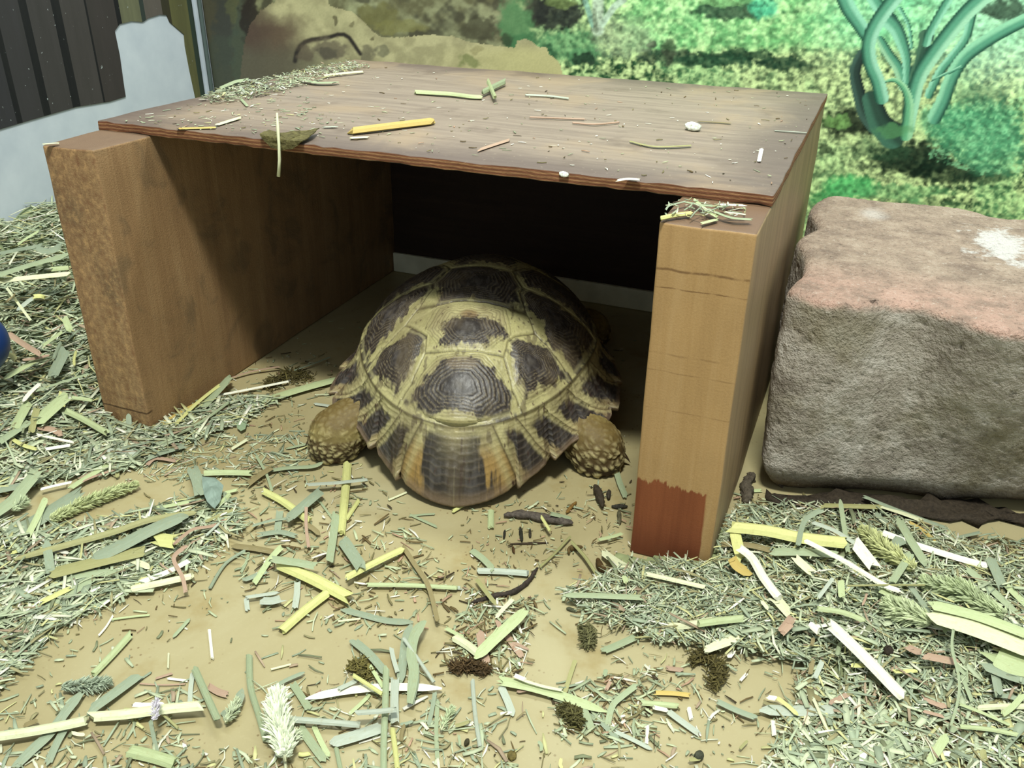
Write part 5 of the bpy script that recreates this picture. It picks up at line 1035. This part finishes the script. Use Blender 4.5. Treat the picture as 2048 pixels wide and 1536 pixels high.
# white shell-like chip on the hide's top
bm = bmesh.new(); bmesh.ops.create_icosphere(bm, subdivisions=4, radius=1); 
for v_ in bm.verts: v_.co *= 1+.18*mn.noise(v_.co*1.6)+.05*math.sin(v_.co.x*14); v_.co = Vector((v_.co.x*.0062, v_.co.y*.0044, max(v_.co.z, -.5)*.0032+.0016))
for f in bm.faces: f.smooth = True
me = bpy.data.meshes.new('white_pebble'); bm.to_mesh(me); bm.free(); t = NT('chalky_white'); v = t.coord(); t.out(t.ramp(t.noise(v, 500, 3), [(.35, lin((170, 176, 160))), (.55, lin((232, 236, 222)))]), .6)
o = link('white_pebble', me, t.m); o.location = at(1386, 259, TZ); o.rotation_euler = (0, 0, -.7); tag(o, 'small white ridged pebble on the right of hide top', 'pebble')
o = o.copy(); COL.objects.link(o); o.location = aty(1128, 352, PF-.001); o.scale = (.55, .5, .5); tag(o, 'tiny grey white flake stuck on the front edge of hide top', 'pebble')

# ------------------------------------------------------------------ fuzzy grass seed heads (each with its stem)
def seed_head(fr, pts, wd, col, label, z=.004, n=520, stem=None, fluff=1.0, droop=0):
    s_, ox, oy = FR[fr]; P = spline([(ox+a*s_, oy+b*s_) for a, b in pts], 24); r_w = wd*s_/2
    W = np.array([at(*p, z) for p in P]); rad = 1.45*np.linalg.norm(at(P[12][0]+r_w, P[12][1], z)-at(*P[12], z)); W[:, 2] += np.array([heap(a[0], a[1]) for a in W])
    root = empty('seed_head', W[12]); tag(root, label, 'seed head', 'fuzzy grass seed heads'); W = W-W[12]
    V = []; F = []; C = []; base = L3(col)
    for i in range(n):
        u = rnd.random(); k = u*22.99; j = int(k); p = W[j]+(W[j+1]-W[j])*(k-j); tdir = W[j+1]-W[j]; tdir = tdir/np.linalg.norm(tdir)
        env_ = (math.sin(math.pi*min(1, max(0, u*.92+.06)))**.45); q_ = rnd.uniform(0, 2*math.pi); sx = np.cross(tdir, [0, 0, 1]); sx /= np.linalg.norm(sx); radial = sx*math.cos(q_)+np.array([0, 0, 1])*math.sin(q_)
        d = radial*.8+tdir*rnd.uniform(.5, 1.3); d /= np.linalg.norm(d); a0 = p+radial*rad*.35*env_*rnd.random(); Ln = rad*rnd.uniform(.7, 1.15)*env_*fluff; a1 = a0+d*Ln
        a0[2] = max(a0[2], -z+.0006-0); a1[2] = max(a1[2], -z+.0004); wv = np.cross(d, rng.normal(size=3)); wv /= np.linalg.norm(wv)+1e-9; w2 = np.cross(d, wv); ww = rad*.13*rnd.uniform(.6, 1.3)
        b0 = len(V); m_ = a0*.6+a1*.4; V += [a0, m_+wv*ww, m_+w2*ww*.7, m_-wv*ww, m_-w2*ww*.7, a1]; F += [[b0, b0+1, b0+2], [b0, b0+2, b0+3], [b0, b0+3, b0+4], [b0, b0+4, b0+1], [b0+5, b0+2, b0+1], [b0+5, b0+3, b0+2], [b0+5, b0+4, b0+3], [b0+5, b0+1, b0+4]]
        cc = base*rnd.uniform(.7, 1.15); C += [cc*.8]*5+[np.minimum(cc*1.15, 1)]
    me = np_mesh('spikelets', V, F, cols=np.clip(np.array(C), 0, 1)); link('spikelets', me, CHAFF, root)
    sp_ = [W[0]-(W[1]-W[0])*0, *W[2:24:3]]
    if stem: q = [at(ox+a*s_, oy+b*s_, .002) for a, b in stem]; q = [x_-np.array(root.location) for x_ in q]; sp_ = q+list(W[:24:3])
    o = tube_piece('stem', sp_, [rad*.10]*len(sp_), HC['K'], None); o.parent = root; return root
seed_head('D', [(275, 1290), (270, 1180), (230, 1050), (210, 900), (230, 760)], 190, (228, 236, 206), 'big white fluffy seed head standing near the bottom left of centre', .008, 900, [(290, 1440), (280, 1330)])
seed_head('D', [(290, 1200), (330, 1150), (360, 1110)], 110, (224, 232, 200), 'small white tuft at the side of the big fluffy seed head', .004, 160)
seed_head('A', [(400, 640), (600, 540), (850, 440), (1100, 350)], 105, (196, 204, 150), 'long narrow pale fuzzy seed head at left on bare floor', .005, 900)
seed_head('A', [(90, 560), (150, 520), (210, 480)], 90, (196, 208, 168), 'small pale tuft at the left edge beside the long seed head', .006, 200)
seed_head('B', [(490, 740), (640, 720), (780, 715), (880, 690)], 110, (172, 184, 160), 'dull grey green seed head left of the lone slanting straw', .004, 520)
seed_head('B', [(1240, 1000), (1240, 920), (1255, 840)], 70, (216, 210, 220), 'small whitish tuft lying on the thick pale straw', .012, 160)
seed_head('B', [(1800, 1020), (1860, 930), (1900, 840)], 90, (196, 206, 170), 'pale green husk head at the foot of the bent green straw', .004, 220)
seed_head('G', [(1440, 930), (1350, 890), (1250, 850), (1150, 790)], 130, (196, 206, 164), 'plump pale green seed head in the lower part of right heap', .008, 700, [(1650, 960), (1540, 925)])
seed_head('G', [(1330, 580), (1220, 470), (1120, 370), (1020, 270)], 110, (190, 194, 136), 'long yellowish seed head lying in the middle of right heap', .009, 800)
seed_head('G', [(1900, 880), (1740, 790), (1560, 720), (1380, 640)], 130, (184, 196, 152), 'long green seed head beside the broad white husk', .009, 900)
seed_head('D', [(1530, 1080), (1580, 980), (1620, 900)], 80, (200, 214, 170), 'pale green opened husk right of the white papery blade end', .004, 110)

# ------------------------------------------------------------------ dark bits: bark, twig, dung crumbs
def lump(name, fr, pts, wd, h, col, label, cat, rough_=.35, z0=0.0, grp=None):
    s_, ox, oy = FR[fr]; P = spline([(ox+a*s_, oy+b*s_) for a, b in pts], 22); W = np.array([at(*p, z0) for p in P]); c0_ = W[11].copy(); W = W-c0_
    rad = wd*s_/FPX*.55/2; V = []
    for i in range(22):
        env_ = math.sin(math.pi*(i+.6)/22.2)**.5; t_ = W[min(i+1, 21)]-W[max(i-1, 0)]; t_ /= np.linalg.norm(t_); sx = np.array([t_[1], -t_[0], 0])
        for k in range(14):
            q_ = 2*math.pi*k/14; p = W[i]+sx*math.cos(q_)*rad*env_+np.array([0, 0, h*.5+math.sin(q_)*h*.5*env_]); nn_ = mn.noise(Vector(p+c0_)*260)*rough_*rad+mn.noise(Vector(p+c0_)*700)*rough_*rad*.5
            p = p+(sx*math.cos(q_)+np.array([0, 0, math.sin(q_)]))*nn_; p[2] = max(p[2], 0); V.append(p)
    F = grid_faces(22, 14, True).tolist()+[list(range(14))[::-1], list(range(14*21, 14*22))]; me = np_mesh(name, V, F, smooth=True)
    t = NT(name+'_stuff'); v = t.coord(); n = t.noise(v, 500, 4, .7); t.bump(n, .8, .001); o = link(name, me, t.out(t.ramp(n, [(.3, tuple(x*.5 for x in lin(col))), (.7, tuple(min(1, x*1.4) for x in lin(col)))]), .75, .2)); o.location = c0_; tag(o, label, cat, grp); return o
lump('bark_piece', 'E', [(430, 385), (600, 380), (800, 420), (985, 450)], 84, .005, (88, 80, 72), 'long dark grey piece of bark on the floor right of the shell tip', 'bark')
lump('twig', 'E', [(170, 1080), (330, 1030), (480, 1000), (600, 930), (700, 800)], 44, .003, (58, 50, 44), 'bent black twig on the floor at centre', 'twig')
lump('twig', 'E', [(440, 490), (430, 560)], 22, .002, (44, 42, 36), 'tiny black forked crumb left below the dark bark', 'twig')
lump('twig', 'E', [(560, 470), (575, 585)], 26, .003, (48, 48, 38), 'short black stub below the dark bark', 'twig')
lump('twig', 'E', [(640, 480), (640, 550)], 22, .002, (56, 52, 40), 'small dark stub right below the dark bark', 'twig')
lump('twig', 'E', [(470, 600), (640, 595), (790, 590)], 18, .0015, (70, 58, 44), 'thin dark stick lying level below the bark', 'twig')
lump('dung_crumb', 'E', [(1160, 150), (1190, 230), (1220, 330)], 64, .006, (62, 54, 42), 'dark upright dung crumb left of the stained post', 'dung')
lump('dung_crumb', 'E', [(1270, 180), (1265, 250)], 40, .004, (60, 54, 44), 'small dark dung crumb near the stained post', 'dung')
lump('dung_crumb', 'E', [(1290, 305), (1350, 310), (1420, 305)], 40, .003, (56, 54, 46), 'dark level dung crumb beside the stained post', 'dung')
lump('dung_crumb', 'E', [(1350, 340), (1355, 450)], 34, .003, (92, 88, 66), 'thin dark crumb below the level dung crumb', 'dung')
lump('dung_crumb', 'E', [(930, 360), (970, 310), (1010, 270)], 34, .003, (128, 98, 50), 'small brown husk on bare floor right of the bark', 'dung')
lump('dung_crumb', 'E', [(1180, 740), (1200, 800), (1250, 840)], 50, .005, (76, 58, 30), 'dark brown crumb left of the cream blade', 'dung')
lump('dung_crumb', 'E', [(1060, 640), (960, 650), (950, 690)], 34, .004, (96, 78, 46), 'brown crumb at the fork of the olive stems', 'dung')
lump('dung_crumb', 'E', [(930, 1115), (1005, 1140)], 30, .002, (84, 86, 66), 'small dark flat chip below centre on bare floor', 'dung')
lump('dung_crumb', 'E', [(500, 630), (515, 680)], 24, .003, (86, 62, 36), 'tiny brown crumb below the level stick', 'dung')
lump('dung_crumb', 'F', [(60, 1310), (130, 1290)], 60, .003, (112, 100, 56), 'olive crumb near the bottom centre edge', 'dung')
lump('dung_crumb', 'F', [(1560, 1290), (1620, 1330)], 70, .004, (70, 72, 58), 'dark crumb near the bottom edge right of centre', 'dung')
lump('dung_crumb', 'D', [(1720, 1220), (1750, 1170)], 30, .003, (70, 66, 46), 'dark crumb beside the upright pale grey straw', 'dung')
lump('dung_crumb', 'H', [(980, 440), (1060, 470)], 70, .006, (50, 42, 34), 'dark crumb right of the white slanting straw', 'dung', z0=.006)
lump('soil_and_shade', 'X', [(1530, 996), (1680, 1012), (1820, 1022), (1960, 1032), (2080, 1042)], 60, .004, (56, 48, 38), 'dark crumbly soil standing in for shade along the foot of the paving block', 'soil', .9)  # dark strip added to carry the shade below the block's front
lump('soil_and_shade', 'X', [(1486, 1010), (1494, 980), (1500, 950)], 22, .004, (84, 76, 64), 'grey crumbs in the gap between post and block', 'soil', .9)
# ------------------------------------------------------------------ chopped hay: loose medium pieces (things) and the countless fine chaff (stuff)
PAL = [((152, 164, 138), 5), ((172, 182, 150), 5), ((192, 200, 166), 4), ((214, 216, 188), 2.4), ((232, 230, 214), 1.0), ((150, 144, 106), 2.2), ((166, 146, 122), .9), ((122, 128, 98), 2), ((200, 198, 142), 1.4)]
PALD = [((154, 164, 132), 3.5), ((186, 194, 156), 2.4), ((226, 224, 204), 1.2), ((126, 118, 80), 2.4), ((102, 86, 54), 1.5), ((66, 56, 38), .8), ((178, 146, 120), .8)]
def pick(pal, n): p = np.array([b for _, b in pal], float); i = rng.choice(len(pal), n, p=p/p.sum()); return np.array([L3(c) for c, _ in pal])[i]
def fp_block(x, y): return in_poly(x, y, [tuple(p) for p in R0[::10]])
def blocked(x, y):
    c, s = math.cos(PSI), math.sin(PSI); lx = (c*(x-TX)+s*(y-TY))/SA; ly = (-s*(x-TX)+c*(y-TY))/SB
    b = (np.hypot(lx, ly) < .97) | ((y > -.001) & (y < BD+.002) & (((x > -.0015) & (x < TL+.001)) | ((x > BW-TR-.001) & (x < BW+.002)))) | fp_block(x, y)
    for F_ in (LF, RF): wxy = t2w(*F_); b |= np.hypot(x-wxy[0], y-wxy[1]) < .019
    return b | (x < LX+.004) | (y > RY-.008)
def sample_px(poly, n):
    P = np.array(poly, float); out = []; lo_, hi_ = P.min(0), P.max(0)
    while sum(len(o) for o in out) < n: q = rng.uniform(lo_, hi_, (n*3, 2)); out.append(q[in_poly(q[:, 0], q[:, 1], poly)])
    return np.concatenate(out)[:n]
def px_world(Q, z=0.0):
    d = _f[None]+_r[None]*((Q[:, 0]-1024)/FPX)[:, None]-_u[None]*((Q[:, 1]-768)/FPX)[:, None]; return (CAM[None]+d*((z-CAM[2])/d[:, 2])[:, None])[:, :2]
def flakes(XY, Z, L, W, tilt, cols, name, label, mats=CHAFF, cat='hay'):
    n = len(XY); a = rng.uniform(0, 2*math.pi, n); d = np.stack([np.cos(a), np.sin(a)], 1); nn_ = np.stack([-d[:, 1], d[:, 0]], 1); bend = rng.normal(0, .18, n)
    V = np.zeros((n, 3, 4, 3)); th_ = rng.uniform(.00015, .00045, n); tz = rng.normal(0, 1, n)*tilt
    for i, s_ in enumerate((-.5, 0, .5)):
        cxy = XY+d*(L*s_)[:, None]+nn_*(bend*L*(s_*s_-.12))[:, None]; ww = W*(1 if i == 1 else rng.uniform(.35, 1, n)); z = Z+tz*L*s_+np.abs(tz)*L*.5+rng.uniform(0, .0004, n)
        for k, (sg, up) in enumerate(((-.5, 0), (.5, 0), (.5, 1), (-.5, 1))): V[:, i, k, :2] = cxy+nn_*(ww*sg)[:, None]; V[:, i, k, 2] = z+th_*up
    V[..., 2] = np.maximum(V[..., 2], .0001)
    f = []
    for i in (0, 1):
        for k in range(4): f.append([i*4+k, i*4+(k+1) % 4, (i+1)*4+(k+1) % 4, (i+1)*4+k])
    f += [[3, 2, 1, 0], [8, 9, 10, 11]]; F = (np.array(f)[None]+(np.arange(n)*12)[:, None, None]).reshape(-1, 4)
    C = np.repeat(cols*rng.uniform(.8, 1.12, n)[:, None], 12, 0); return V.reshape(-1, 3), F, np.clip(C, 0, 1)
def litter(name, label, parts_, mound=None):
    Vs, Fs, Cs = [], [], []; off = 0
    if mound is not None: V, F, C = mound; Vs.append(V); Fs.append(F); Cs.append(C); off = len(V)
    for (XY, Z, L, W, tilt, cols) in parts_:
        V, F, C = flakes(XY, Z, L, W, tilt, cols, '', ''); Vs.append(V); Fs.append(F+off); Cs.append(C); off += len(V)
    me = np_mesh(name, np.concatenate(Vs), np.concatenate(Fs), cols=np.concatenate(Cs)); o = link(name, me, CHAFF); return tag(o, label, 'hay', None, 'stuff')
def spread(poly, n, Lr, Wr, tilt=.05, pal=PAL, zj=.0, pool=None, lay=0.):
    Q = sample_px(poly, n); XY = px_world(Q)
    if pool is not None: keep = vnoise(XY[:, 0]+3, XY[:, 1]+3, pool[0], pool[1], 3) > pool[2]; XY = XY[keep]
    XY = XY[~blocked(XY[:, 0], XY[:, 1])]; m = len(XY); Z = heap(XY[:, 0], XY[:, 1])+rng.uniform(.0001, .0001+zj+1e-6, m)
    L = rng.uniform(0, 1, m)**1.8*(Lr[1]-Lr[0])+Lr[0]; W = rng.uniform(0, 1, m)**1.4*(Wr[1]-Wr[0])+Wr[0]; W = np.minimum(W, L*.5); return (XY, Z, L, W, tilt, pick(pal, m))
def spread_w(x0, x1, y0, y1, n, Lr, Wr, tilt, zj, pal=PAL):
    XY = rng.uniform((x0, y0), (x1, y1), (n, 2)); XY = XY[~blocked(XY[:, 0], XY[:, 1])]; m = len(XY); Z = heap(XY[:, 0], XY[:, 1])+rng.uniform(0, zj, m); L = rng.uniform(0, 1, m)**1.6*(Lr[1]-Lr[0])+Lr[0]; W = rng.uniform(Wr[0], Wr[1], m); return (XY, Z, L, np.minimum(W, L*.4), tilt, pick(pal, m))
def mound(x0, x1, y0, y1, step, thr, col):
    xs_ = np.arange(x0, x1, step); ys_ = np.arange(y0, y1, step); A, B = np.meshgrid(xs_, ys_); Z = heap(A, B)-.0006; f_ = grid_faces(len(ys_), len(xs_)); Vf = np.stack([A, B, np.maximum(Z, 0)], -1).reshape(-1, 3)
    bl = ~((Vf[:, 1] > 0) & (Vf[:, 1] < BD) & (Vf[:, 0] > -.0015)) | (x0 > 0); ok = (Vf[:, 2] > thr) & bl; f_ = f_[ok[f_].all(1)]; n = vnoise(Vf[:, 0]*1+4, Vf[:, 1]+4, 220, 77, 3)[:, None]; return Vf, f_, L3(col)[None]*(.5+.9*n)
LB_ = [(-60, 860), (205, 832), (300, 868), (430, 800), (560, 800), (480, 850), (330, 905), (250, 945), (120, 960), (-60, 1000)]
LM = [(-60, 1020), (60, 1060), (230, 1040), (380, 1000), (470, 1010), (480, 1060), (400, 1130), (250, 1200), (120, 1260), (40, 1340), (-60, 1420)]
litter('hay_heap', 'deep heap of chopped green hay between the left wall and the hide', [
    spread_w(LX, .0, -.18, RY, 9800, (.006, .034), (.0006, .0026), .16, .004), spread(LB_, 3000, (.004, .026), (.0006, .003), .12, PAL, .004), spread([(-60, 440), (210, 440), (210, 830), (-60, 1000)], 2600, (.004, .02), (.0006, .003), .15, PAL, .004), spread([(-60, 440), (210, 440), (210, 830), (-60, 1000)], 170, (.012, .032), (.002, .0048), .12, PAL, .005)], mound(LX, .03, -.2, RY, .004, .0012, (128, 140, 104)))
litter('hay_bank', 'bank of chopped hay spread over the floor at left', [spread(LM, 130, (.010, .026), (.0016, .004), .10, PAL, .004), spread(LM, 3600, (.004, .024), (.0004, .0022), .10, PAL, .003), spread([(180, 870), (640, 870), (600, 950), (300, 960)], 420, (.003, .016), (.0004, .0016), .06, PAL)])
RH = [(1120, 1190), (1270, 1140), (1420, 1150), (1440, 1040), (1560, 1010), (1760, 1030), (1900, 1080), (2100, 1160), (2100, 1420), (1860, 1400), (1760, 1360), (1600, 1340), (1480, 1310), (1330, 1290), (1200, 1250)]
litter('hay_heap', 'heap of finely chopped hay before the stained post and the block', [spread(RH, 170, (.008, .020), (.0012, .0036), .12, PAL, .005), spread(RH, 9500, (.003, .017), (.0003, .0015), .14, PAL, .004), spread_w(.585, .76, -.13, .14, 1900, (.003, .017), (.0003, .0016), .14, .004), spread([(1250, 1150), (1560, 1150), (1560, 1290), (1300, 1290)], 3000, (.002, .010), (.0003, .0014), .18, PAL, .003)], mound(.36, .75, -.12, .13, .003, .0022, (132, 140, 100)))
litter('hay_litter', 'thin scatter of short hay pieces at the lower right', [spread([(1560, 1370), (2100, 1390), (2100, 1560), (1560, 1560)], 150, (.008, .022), (.0014, .004), .08, PAL, .002), spread([(1600, 1350), (2100, 1380), (2100, 1560), (1520, 1560)], 2000, (.003, .017), (.0003, .0018), .08, PAL, .002, (30, 5, .36)), spread([(1440, 985), (1660, 1000), (2100, 1060), (2100, 1180), (1500, 1060)], 520, (.003, .014), (.0004, .002), .07, PALD, .001)])
ALLF = [(-60, 900), (600, 860), (1260, 960), (1480, 980), (2100, 1100), (2100, 1560), (-60, 1560)]
BELOW = [(-200, 1545), (2250, 1545), (2350, 1760), (-300, 1760)]
litter('hay_litter', 'fine crumbs and chaff scattered thinly over the bare floor', [
    spread(ALLF, 2600, (.001, .009), (.0002, .0011), .05, PALD, .0004, (16, 6, .42)), spread(ALLF, 900, (.003, .014), (.0004, .0018), .05, PAL, .0006, (22, 7, .5)),
    spread(BELOW, 900, (.003, .018), (.0004, .002), .06, PAL, .001), spread([(0, 1370), (1040, 1370), (1040, 1560), (0, 1560)], 500, (.003, .016), (.0005, .002), .06, PAL, .0008, (26, 8, .45)), spread([(920, 990), (1260, 1010), (1260, 1130), (930, 1180)], 260, (.001, .007), (.0003, .001), .05, PALD, .0004),
    spread([(480, 930), (780, 960), (960, 1240), (560, 1260), (440, 1100)], 420, (.003, .013), (.0004, .0016), .06, PALD, .001), spread([(940, 1180), (1080, 1200), (1040, 1360), (880, 1330)], 330, (.003, .012), (.0004, .0016), .07, PALD, .001),
    spread([(1100, 1380), (1320, 1330), (1300, 1480), (1120, 1480)], 260, (.003, .012), (.0004, .0016), .06, PALD, .001), spread([(560, 640), (1290, 650), (1250, 900), (640, 830)], 200, (.001, .006), (.0003, .001), .04, PALD), spread([(360, 720), (680, 700), (660, 860), (330, 860)], 260, (.002, .010), (.0003, .0013), .05, PALD, .0006)])
# on the hide's top and posts
def top_spread(poly, n, Lr, Wr, tilt, pal, z=TZ-.0004, zj=.0):
    Q = sample_px(poly, n); XY = px_world(Q, z); ok = (XY[:, 0] > .001) & (XY[:, 0] < BW-.001) & (XY[:, 1] < BD); XY = XY[ok]; m = len(XY); L = rng.uniform(0, 1, m)**2*(Lr[1]-Lr[0])+Lr[0]; return (XY, z+rng.uniform(0, zj+1e-6, m), L, np.minimum(rng.uniform(Wr[0], Wr[1], m), L*.5), tilt, pick(pal, m))
litter('hay_litter', 'dusty grey green chaff lying along the left rear of hide top', [top_spread([(400, 200), (500, 160), (700, 125), (740, 135), (640, 165), (520, 195), (430, 210)], 1500, (.001, .008), (.0003, .0016), .12, PAL, zj=.0035),
    top_spread([(230, 240), (700, 130), (1640, 190), (1540, 380), (560, 270)], 330, (.0008, .006), (.0003, .0012), .03, PALD+[((236, 236, 220), 4)]), top_spread([(240, 245), (560, 160), (700, 250), (560, 280)], 160, (.001, .007), (.0003, .0014), .04, PAL)])
litter('hay_litter', 'small tangle of hay bits on top of the right post', [top_spread([(1340, 405), (1500, 415), (1500, 440), (1330, 440)], 60, (.002, .012), (.0003, .0010), .12, PAL, BH+.0008, .003)])
# tangled tufts of dark dried moss and shreds
def tuft(fr, pts, wd, col, label):
    s_, ox, oy = FR[fr]; P = spline([(ox+a*s_, oy+b*s_) for a, b in pts], 30); n = 420; Q = P[rng.integers(0, 30, n)]+rng.normal(0, wd*s_*.26, (n, 2)); XY = px_world(Q); c_ = XY.mean(0)
    Z = heap(XY[:, 0], XY[:, 1])+rng.uniform(0, .003, n)*np.exp(-(np.linalg.norm(XY-c_, axis=1)/.012)**2); L = rng.uniform(.001, .007, n); cols = L3(col)[None]*rng.uniform(.5, 1.3, (n, 1)); V, F, C = flakes(XY-c_, Z, L, np.minimum(rng.uniform(.0003, .0009, n), L*.5), .3, cols, '', '')
    o = link('moss_clump', np_mesh('moss_clump', V, F, cols=C), CHAFF); o.location = (c_[0], c_[1], 0); tag(o, label, 'moss')
tuft('F', [(1560, 530), (1700, 560), (1760, 640), (1700, 730)], 110, (92, 84, 46), 'brown mossy clump lying lower right of centre')
tuft('F', [(680, 300), (710, 370), (700, 400)], 80, (108, 106, 70), 'small green brown clump on bare floor below centre')
tuft('F', [(500, 930), (580, 980), (620, 1040)], 90, (92, 88, 50), 'dark green clump below the long tapering blade')
tuft('D', [(830, 590), (900, 600), (940, 660)], 80, (112, 104, 56), 'olive brown clump left of the upright green straw')
tuft('D', [(1640, 600), (1760, 590), (1880, 620)], 70, (84, 66, 40), 'dark brown clump left of the pink strips')
tuft('J', [(1150, 500), (1300, 420), (1480, 420)], 130, (92, 84, 46), 'brown green clump beside the straight white straw in hide mouth')
# medium pieces, one object each
REG = [([(-40, 470), (110, 455), (190, 800), (-40, 980)], 12, (18, 60), (4, 13), .004), (LM, 8, (18, 60), (4, 13), .003), (RH, 16, (16, 52), (4, 12), .004),
       ([(1560, 1370), (2040, 1390), (2040, 1530), (1600, 1530)], 12, (18, 52), (5, 14), .001), ([(30, 1390), (1040, 1370), (1040, 1530), (30, 1530)], 8, (16, 46), (4, 11), .001), ([(900, 1250), (1500, 1340), (1500, 1530), (1040, 1530)], 8, (14, 40), (3, 9), .001)]
MARK = [(40, 560, 'the cream straw against the hide side'), (20, 700, 'the blue rounded thing'), (120, 880, 'the hide front corner'), (200, 1030, 'the long fuzzy seed head'), (420, 980, 'the torn round leaf'), (350, 1160, 'the open V of white straws'), (90, 1180, 'the left bank foot'),
        (560, 1400, 'the big white fluffy seed head'), (180, 1370, 'the dull grey seed head'), (310, 1510, 'the broken short straw at the bottom'), (120, 1460, 'the cream straw from the left edge'), (430, 1400, 'the leaning green straw'), (780, 1450, 'the upright green straw'), (690, 1380, 'the white papery blade'), (960, 1430, 'the upright pale grey straw'),
        (1090, 1400, 'the long tapering blade'), (1370, 1440, 'the slanting silvery blade'), (1440, 1350, 'the brown mossy clump'), (1340, 1200, 'the stained post foot'), (1500, 1110, 'the slanting white green straw'), (1540, 1070, 'the thick bright yellow straw'), (1700, 1130, 'the yellowish seed head'), (1800, 1240, 'the plump seed head'), (1900, 1160, 'the long bright white straw'),
        (1950, 1270, 'the broad white husk'), (1730, 1320, 'the broad white slanting straw'), (1620, 1410, 'the level silvery blade'), (1880, 1500, 'the bottom right green blade'), (2000, 1330, 'the wide pale leaf at right edge'), (2000, 1420, 'the cream level straw at right'), (1720, 1510, 'the bottom edge blades at right'), (1250, 1500, 'the thin grey white blade'), (1230, 1260, 'the thin bent stem')]
CW = dict(G='grey green', M='dull green', L='light green', K='cream', O='olive', S='silvery', P='pinkish brown', Y='yellowish', B='brown'); ck = list(CW); seen = set()
for poly_, n_, (l0, l1), (w0_, w1_), zz0 in REG:
    made = 0
    for q in sample_px(poly_, n_*14):
        if made >= n_: break
        a_ = rnd.uniform(0, math.pi); l_ = rnd.uniform(l0, l1); dx_, dy_ = math.cos(a_)*l_/2, math.sin(a_)*l_/2*.7
        chk = [at(q[0]+k*dx_, q[1]+k*dy_, 0)[:2] for k in (-1, 0, 1)]
        if any(blocked(np.array([c_[0]]), np.array([c_[1]]))[0] for c_ in chk): continue
        k_ = ck[rnd.randrange(len(ck))]; kd = 'blade' if rnd.random() < .8 else 'stalk'; m_ = min(MARK, key=lambda m: (m[0]-q[0])**2+(m[1]-q[1])**2); ddx, ddy = q[0]-m_[0], q[1]-m_[1]
        rel = ('right of' if ddx > 0 else 'left of') if abs(ddx) > abs(ddy)*1.3 else ('before' if ddy > 0 else 'behind'); lab = f"short {CW[k_]} hay {'scrap' if kd == 'blade' else 'straw'} just {rel} {m_[2]}"
        if lab in seen: continue
        seen.add(lab); mj = rnd.uniform(-.12, .12)*l_
        trace('X', [(q[0]-dx_, q[1]-dy_), (q[0]+mj, q[1]-mj), (q[0]+dx_, q[1]+dy_)], rnd.uniform(w0_, w1_), k_, kd, lab, (zz0+rnd.uniform(0, .002), zz0+rnd.uniform(0, .002)), (rnd.uniform(.3, 1), rnd.uniform(.3, 1))); made += 1
